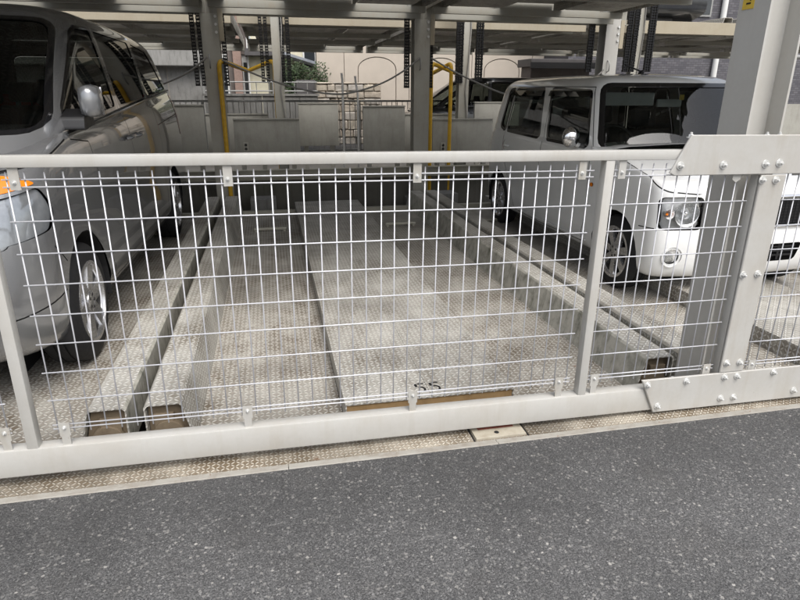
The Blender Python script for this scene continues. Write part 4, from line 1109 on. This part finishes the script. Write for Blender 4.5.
# retaining wall and rail on it
ra, rb = P(204, 95, Y=15.2).x, P(318, 95, Y=15.2).x; zr_ = P(240, 95, Y=15.2).z
rw0 = (ra+rb)/2; rt = thing('retaining_wall', 'low stained concrete retaining wall beyond the left far column', 'wall', (rw0, 15.2, .02))
n = 6
for k in range(n): obj('wall_slab', bx(ra-rw0+(rb-ra)*k/n+.006, ra-rw0+(rb-ra)*(k+1)/n-.006, random.uniform(-.008, 0), .3, 0, zr_-.04), 'concrete', rt)
obj('coping', bx(ra-rw0-.03, rb-rw0+.03, -.03, .33, zr_-.039, zr_+.01), 'concrete', rt)
def railing(label, x0, x1, Y, zb, zt, step, r=.012, rr=.02):
    t = thing('railing', label, 'railing', ((x0+x1)/2, Y, zb)); h = (x1-x0)/2
    for z_ in (zt-zb, .08): obj('rail', tube([(-h, 0, z_), (h, 0, z_)], rr, 8), 'rail_grey', t, 60)
    n = int((x1-x0)/step); pb_ = B()
    for k in range(n+1): tube([(-h+k*step, 0, 0), (-h+k*step, 0, zt-zb-.005)], r, 6, pb_)
    tag(obj('pickets', pb_, 'rail_grey', t, 60), kind='stuff')
    for k in range(int((x1-x0)/1.6)+1): obj('post', bx(-h+k*1.6-.025, -h+k*1.6+.025, -.025, .025, 0, zt-zb+.01), 'rail_grey', t)
    return t
railing('grey rail with thin pickets along the far edge of the rear bays', -4.5, 6.2, 13.25, .02, P(300, 101, Y=13.25).z, .115, .008)
railing('dark rail on top of the retaining wall in front of the houses', ra, rb, 15.35, zr_+.01, P(250, 82, Y=15.35).z, .3, .01, .016)
# houses behind
hx = lambda px: P(px, 80, Y=17.5).x
h1 = thing('small_house', 'small house with pink brick strip and cream wall behind the left yellow rails', 'house', ((hx(205)+hx(268))/2, 17.5, .02)); h0 = h1.location.x
def hb(nm, a, c_, y0, y1, z0, z1, mat, par=h1): return obj(nm, bx(hx(a)-h0, hx(c_)-h0, y0, y1, z0, z1), mat, par)
hb('wall', 205, 234.5, .0, 3, 0, 3.4, 'brown_wall'); hb('brick_pier', 234.8, 243, -.1, 3, 0, 3.2, 'pink_brick')
dr = hb('door', 243.2, 249.5, .12, 3, 0, 2.2, 'white_wall'); hb('door_pane', 244.6, 248, .10, .119, .9, 2.0, 'window_dark', dr)
hb('lintel', 243.2, 249.5, .05, 3, 2.201, 3.2, 'brown_wall'); hb('wall', 249.7, 268, -.02, 3, 0, 2.15, 'cream_wall')
hb('drain_pipe', 249.2, 250.2, -.2, -.1, 0, 3.0, 'white_wall')
hb('eave', 247, 275, -.5, 3, 2.152, 2.32, 'roof_dark'); hb('roof', 203, 246.5, -.3, 3.2, 3.42, 3.7, 'roof_dark')
win = hb('window', 211, 229, -.04, .0, 1.1, 2.2, 'white_wall'); hb('pane', 212.5, 219.6, -.05, -.041, 1.2, 2.1, 'window_dark', win); hb('pane', 220.4, 227.5, -.05, -.041, 1.2, 2.1, 'window_dark', win)
h2x = P(300, 60, Y=22).x
h2 = thing('yellow_house', 'pale yellow house with a blue-grey lean-to roof behind the bush', 'house', (h2x, 22, .02))
obj('wall', bx(-1.6, 1.0, 0, 4, 0, 4.6), 'cream_wall', h2)
wn = obj('window', bx(.1, .55, -.05, -.001, 2.0, 2.7), 'white_wall', h2); obj('pane', bx(.15, .5, -.06, -.051, 2.05, 2.65), 'window_dark', wn)
obj('lean_to_roof', prism([(-1.9, 2.75), (-1.9, 2.83), (.55, 2.12), (.55, 2.04)], 'y', -1.6, -.002), 'roof_blue', h2)
obj('roof', prism([(-1.9, 4.6), (-.3, 5.6), (1.3, 4.6)], 'y', -.3, 4.3), 'roof_dark', h2)
gdx = P(300, 85, Y=16.2)
tag(obj('grey_shed', bx(P(296, 85, Y=16.2).x, P(316, 85, Y=16.2).x, 16.2, 17.0, .02, P(305, 80, Y=16.2).z, bev=.02), 'roof_dark'), 'dark grey shed-like box under the bush left of the stone wall', 'shed')
# bush
bu = thing('bush', 'dense dark green bush beside the beige wall corner', 'bush', (P(305, 80, Y=16.7).x, 16.75, .02))
bt = B()
for k in range(5):
    a = k*1.3; tube([(0, .05*k, 0), (.1*math.cos(a), .1*math.sin(a), .8), (.35*math.cos(a), .3*math.sin(a), 1.6)], [.04, .03, .012], 6, bt)
obj('stems', bt, 'bark', bu)
random.seed(11); lf = B()
clumps = [(random.uniform(-.5, .5), random.uniform(-.35, .35), random.uniform(.7, 1.85), random.uniform(.16, .30)) for _ in range(52)]
for cx, cy, cz, cr_ in clumps:
    for _ in range(90):
        d = Vector((random.gauss(0, 1), random.gauss(0, 1), random.gauss(0, 1))).normalized()*cr_*random.uniform(.5, 1.05)
        c_ = Vector((cx, cy, cz))+d; u_ = Vector((random.gauss(0, 1), random.gauss(0, 1), random.gauss(0, .6))).normalized(); v_ = u_.orthogonal().normalized()
        l_ = random.uniform(.03, .055)
        lf.faces.new([lf.verts.new(c_+q_) for q_ in (-u_*l_, v_*l_*.45, u_*l_, -v_*l_*.45)])
tag(obj('leaves', lf, 'leaf', bu), kind='stuff')
# brick building on the right
bb = thing('brick_building', 'grey-violet brick building behind the white car roof and the big column', 'building', (14, 15.5, .02))
obj('wall', bx(-6.2, 12, 0, 4, 0, 7), 'small_bricks', bb)
dx = P(712, 70, Y=15.5).x-14; obj('downpipe', tube([(dx, -.09, 0), (dx, -.09, 7)], .075, 12), 'white_wall', bb, 60)
for k, px in enumerate((655, 690, 760, 790)):
    x = P(px, 40, Y=15.5).x-14
    wn = obj('window', bx(x-.5, x+.5, -.04, -.001, 3.2, 4.4), 'rail_grey', bb); obj('pane', bx(x-.45, x+.45, -.05, -.041, 3.25, 4.35), 'window_dark', wn)
x0, x1 = P(531, 62, Y=14.6).x, P(598, 62, Y=14.6).x; z1 = P(565, 59, Y=14.6).z
sh = thing('dark_lean_to', 'dark roofed lean-to just above the rear of the white car roof', 'shed', ((x0+x1)/2, 14.6, .02)); h = (x1-x0)/2
obj('wall', bx(-h+.1, h-.1, .2, .8, 0, z1-.2), 'brown_wall', sh); obj('roof', bx(-h, h, 0, .85, z1-.199, z1-.02, bev=.01), 'roof_dark', sh)
obj('fascia', bx(-h-.02, h+.02, -.03, -.001, z1-.24, z1-.10), 'black_plastic', sh)
# things right of the big column
gr = thing('right_guard_rail', 'grey horizontal bar and low grey panel seen right of the big column', 'rail', (P(795, 57, Y=7.7).x, 7.7, -.5))
zz = P(795, 57, Y=7.7).z+.5
obj('bar', tube([(-.9, 0, zz), (1.6, 0, zz)], .03, 8), 'rail_grey', gr, 60)
for x in (-.85, .4, 1.5): obj('upright', bx(x-.03, x+.03, .032, .09, 0, zz+.1), 'steel_grey', gr)
obj('panel', bx(-.75, 1.5, -.04, -.005, .45, P(795, 104, Y=7.7).z+.5), 'panel_grey', gr)
cover = None
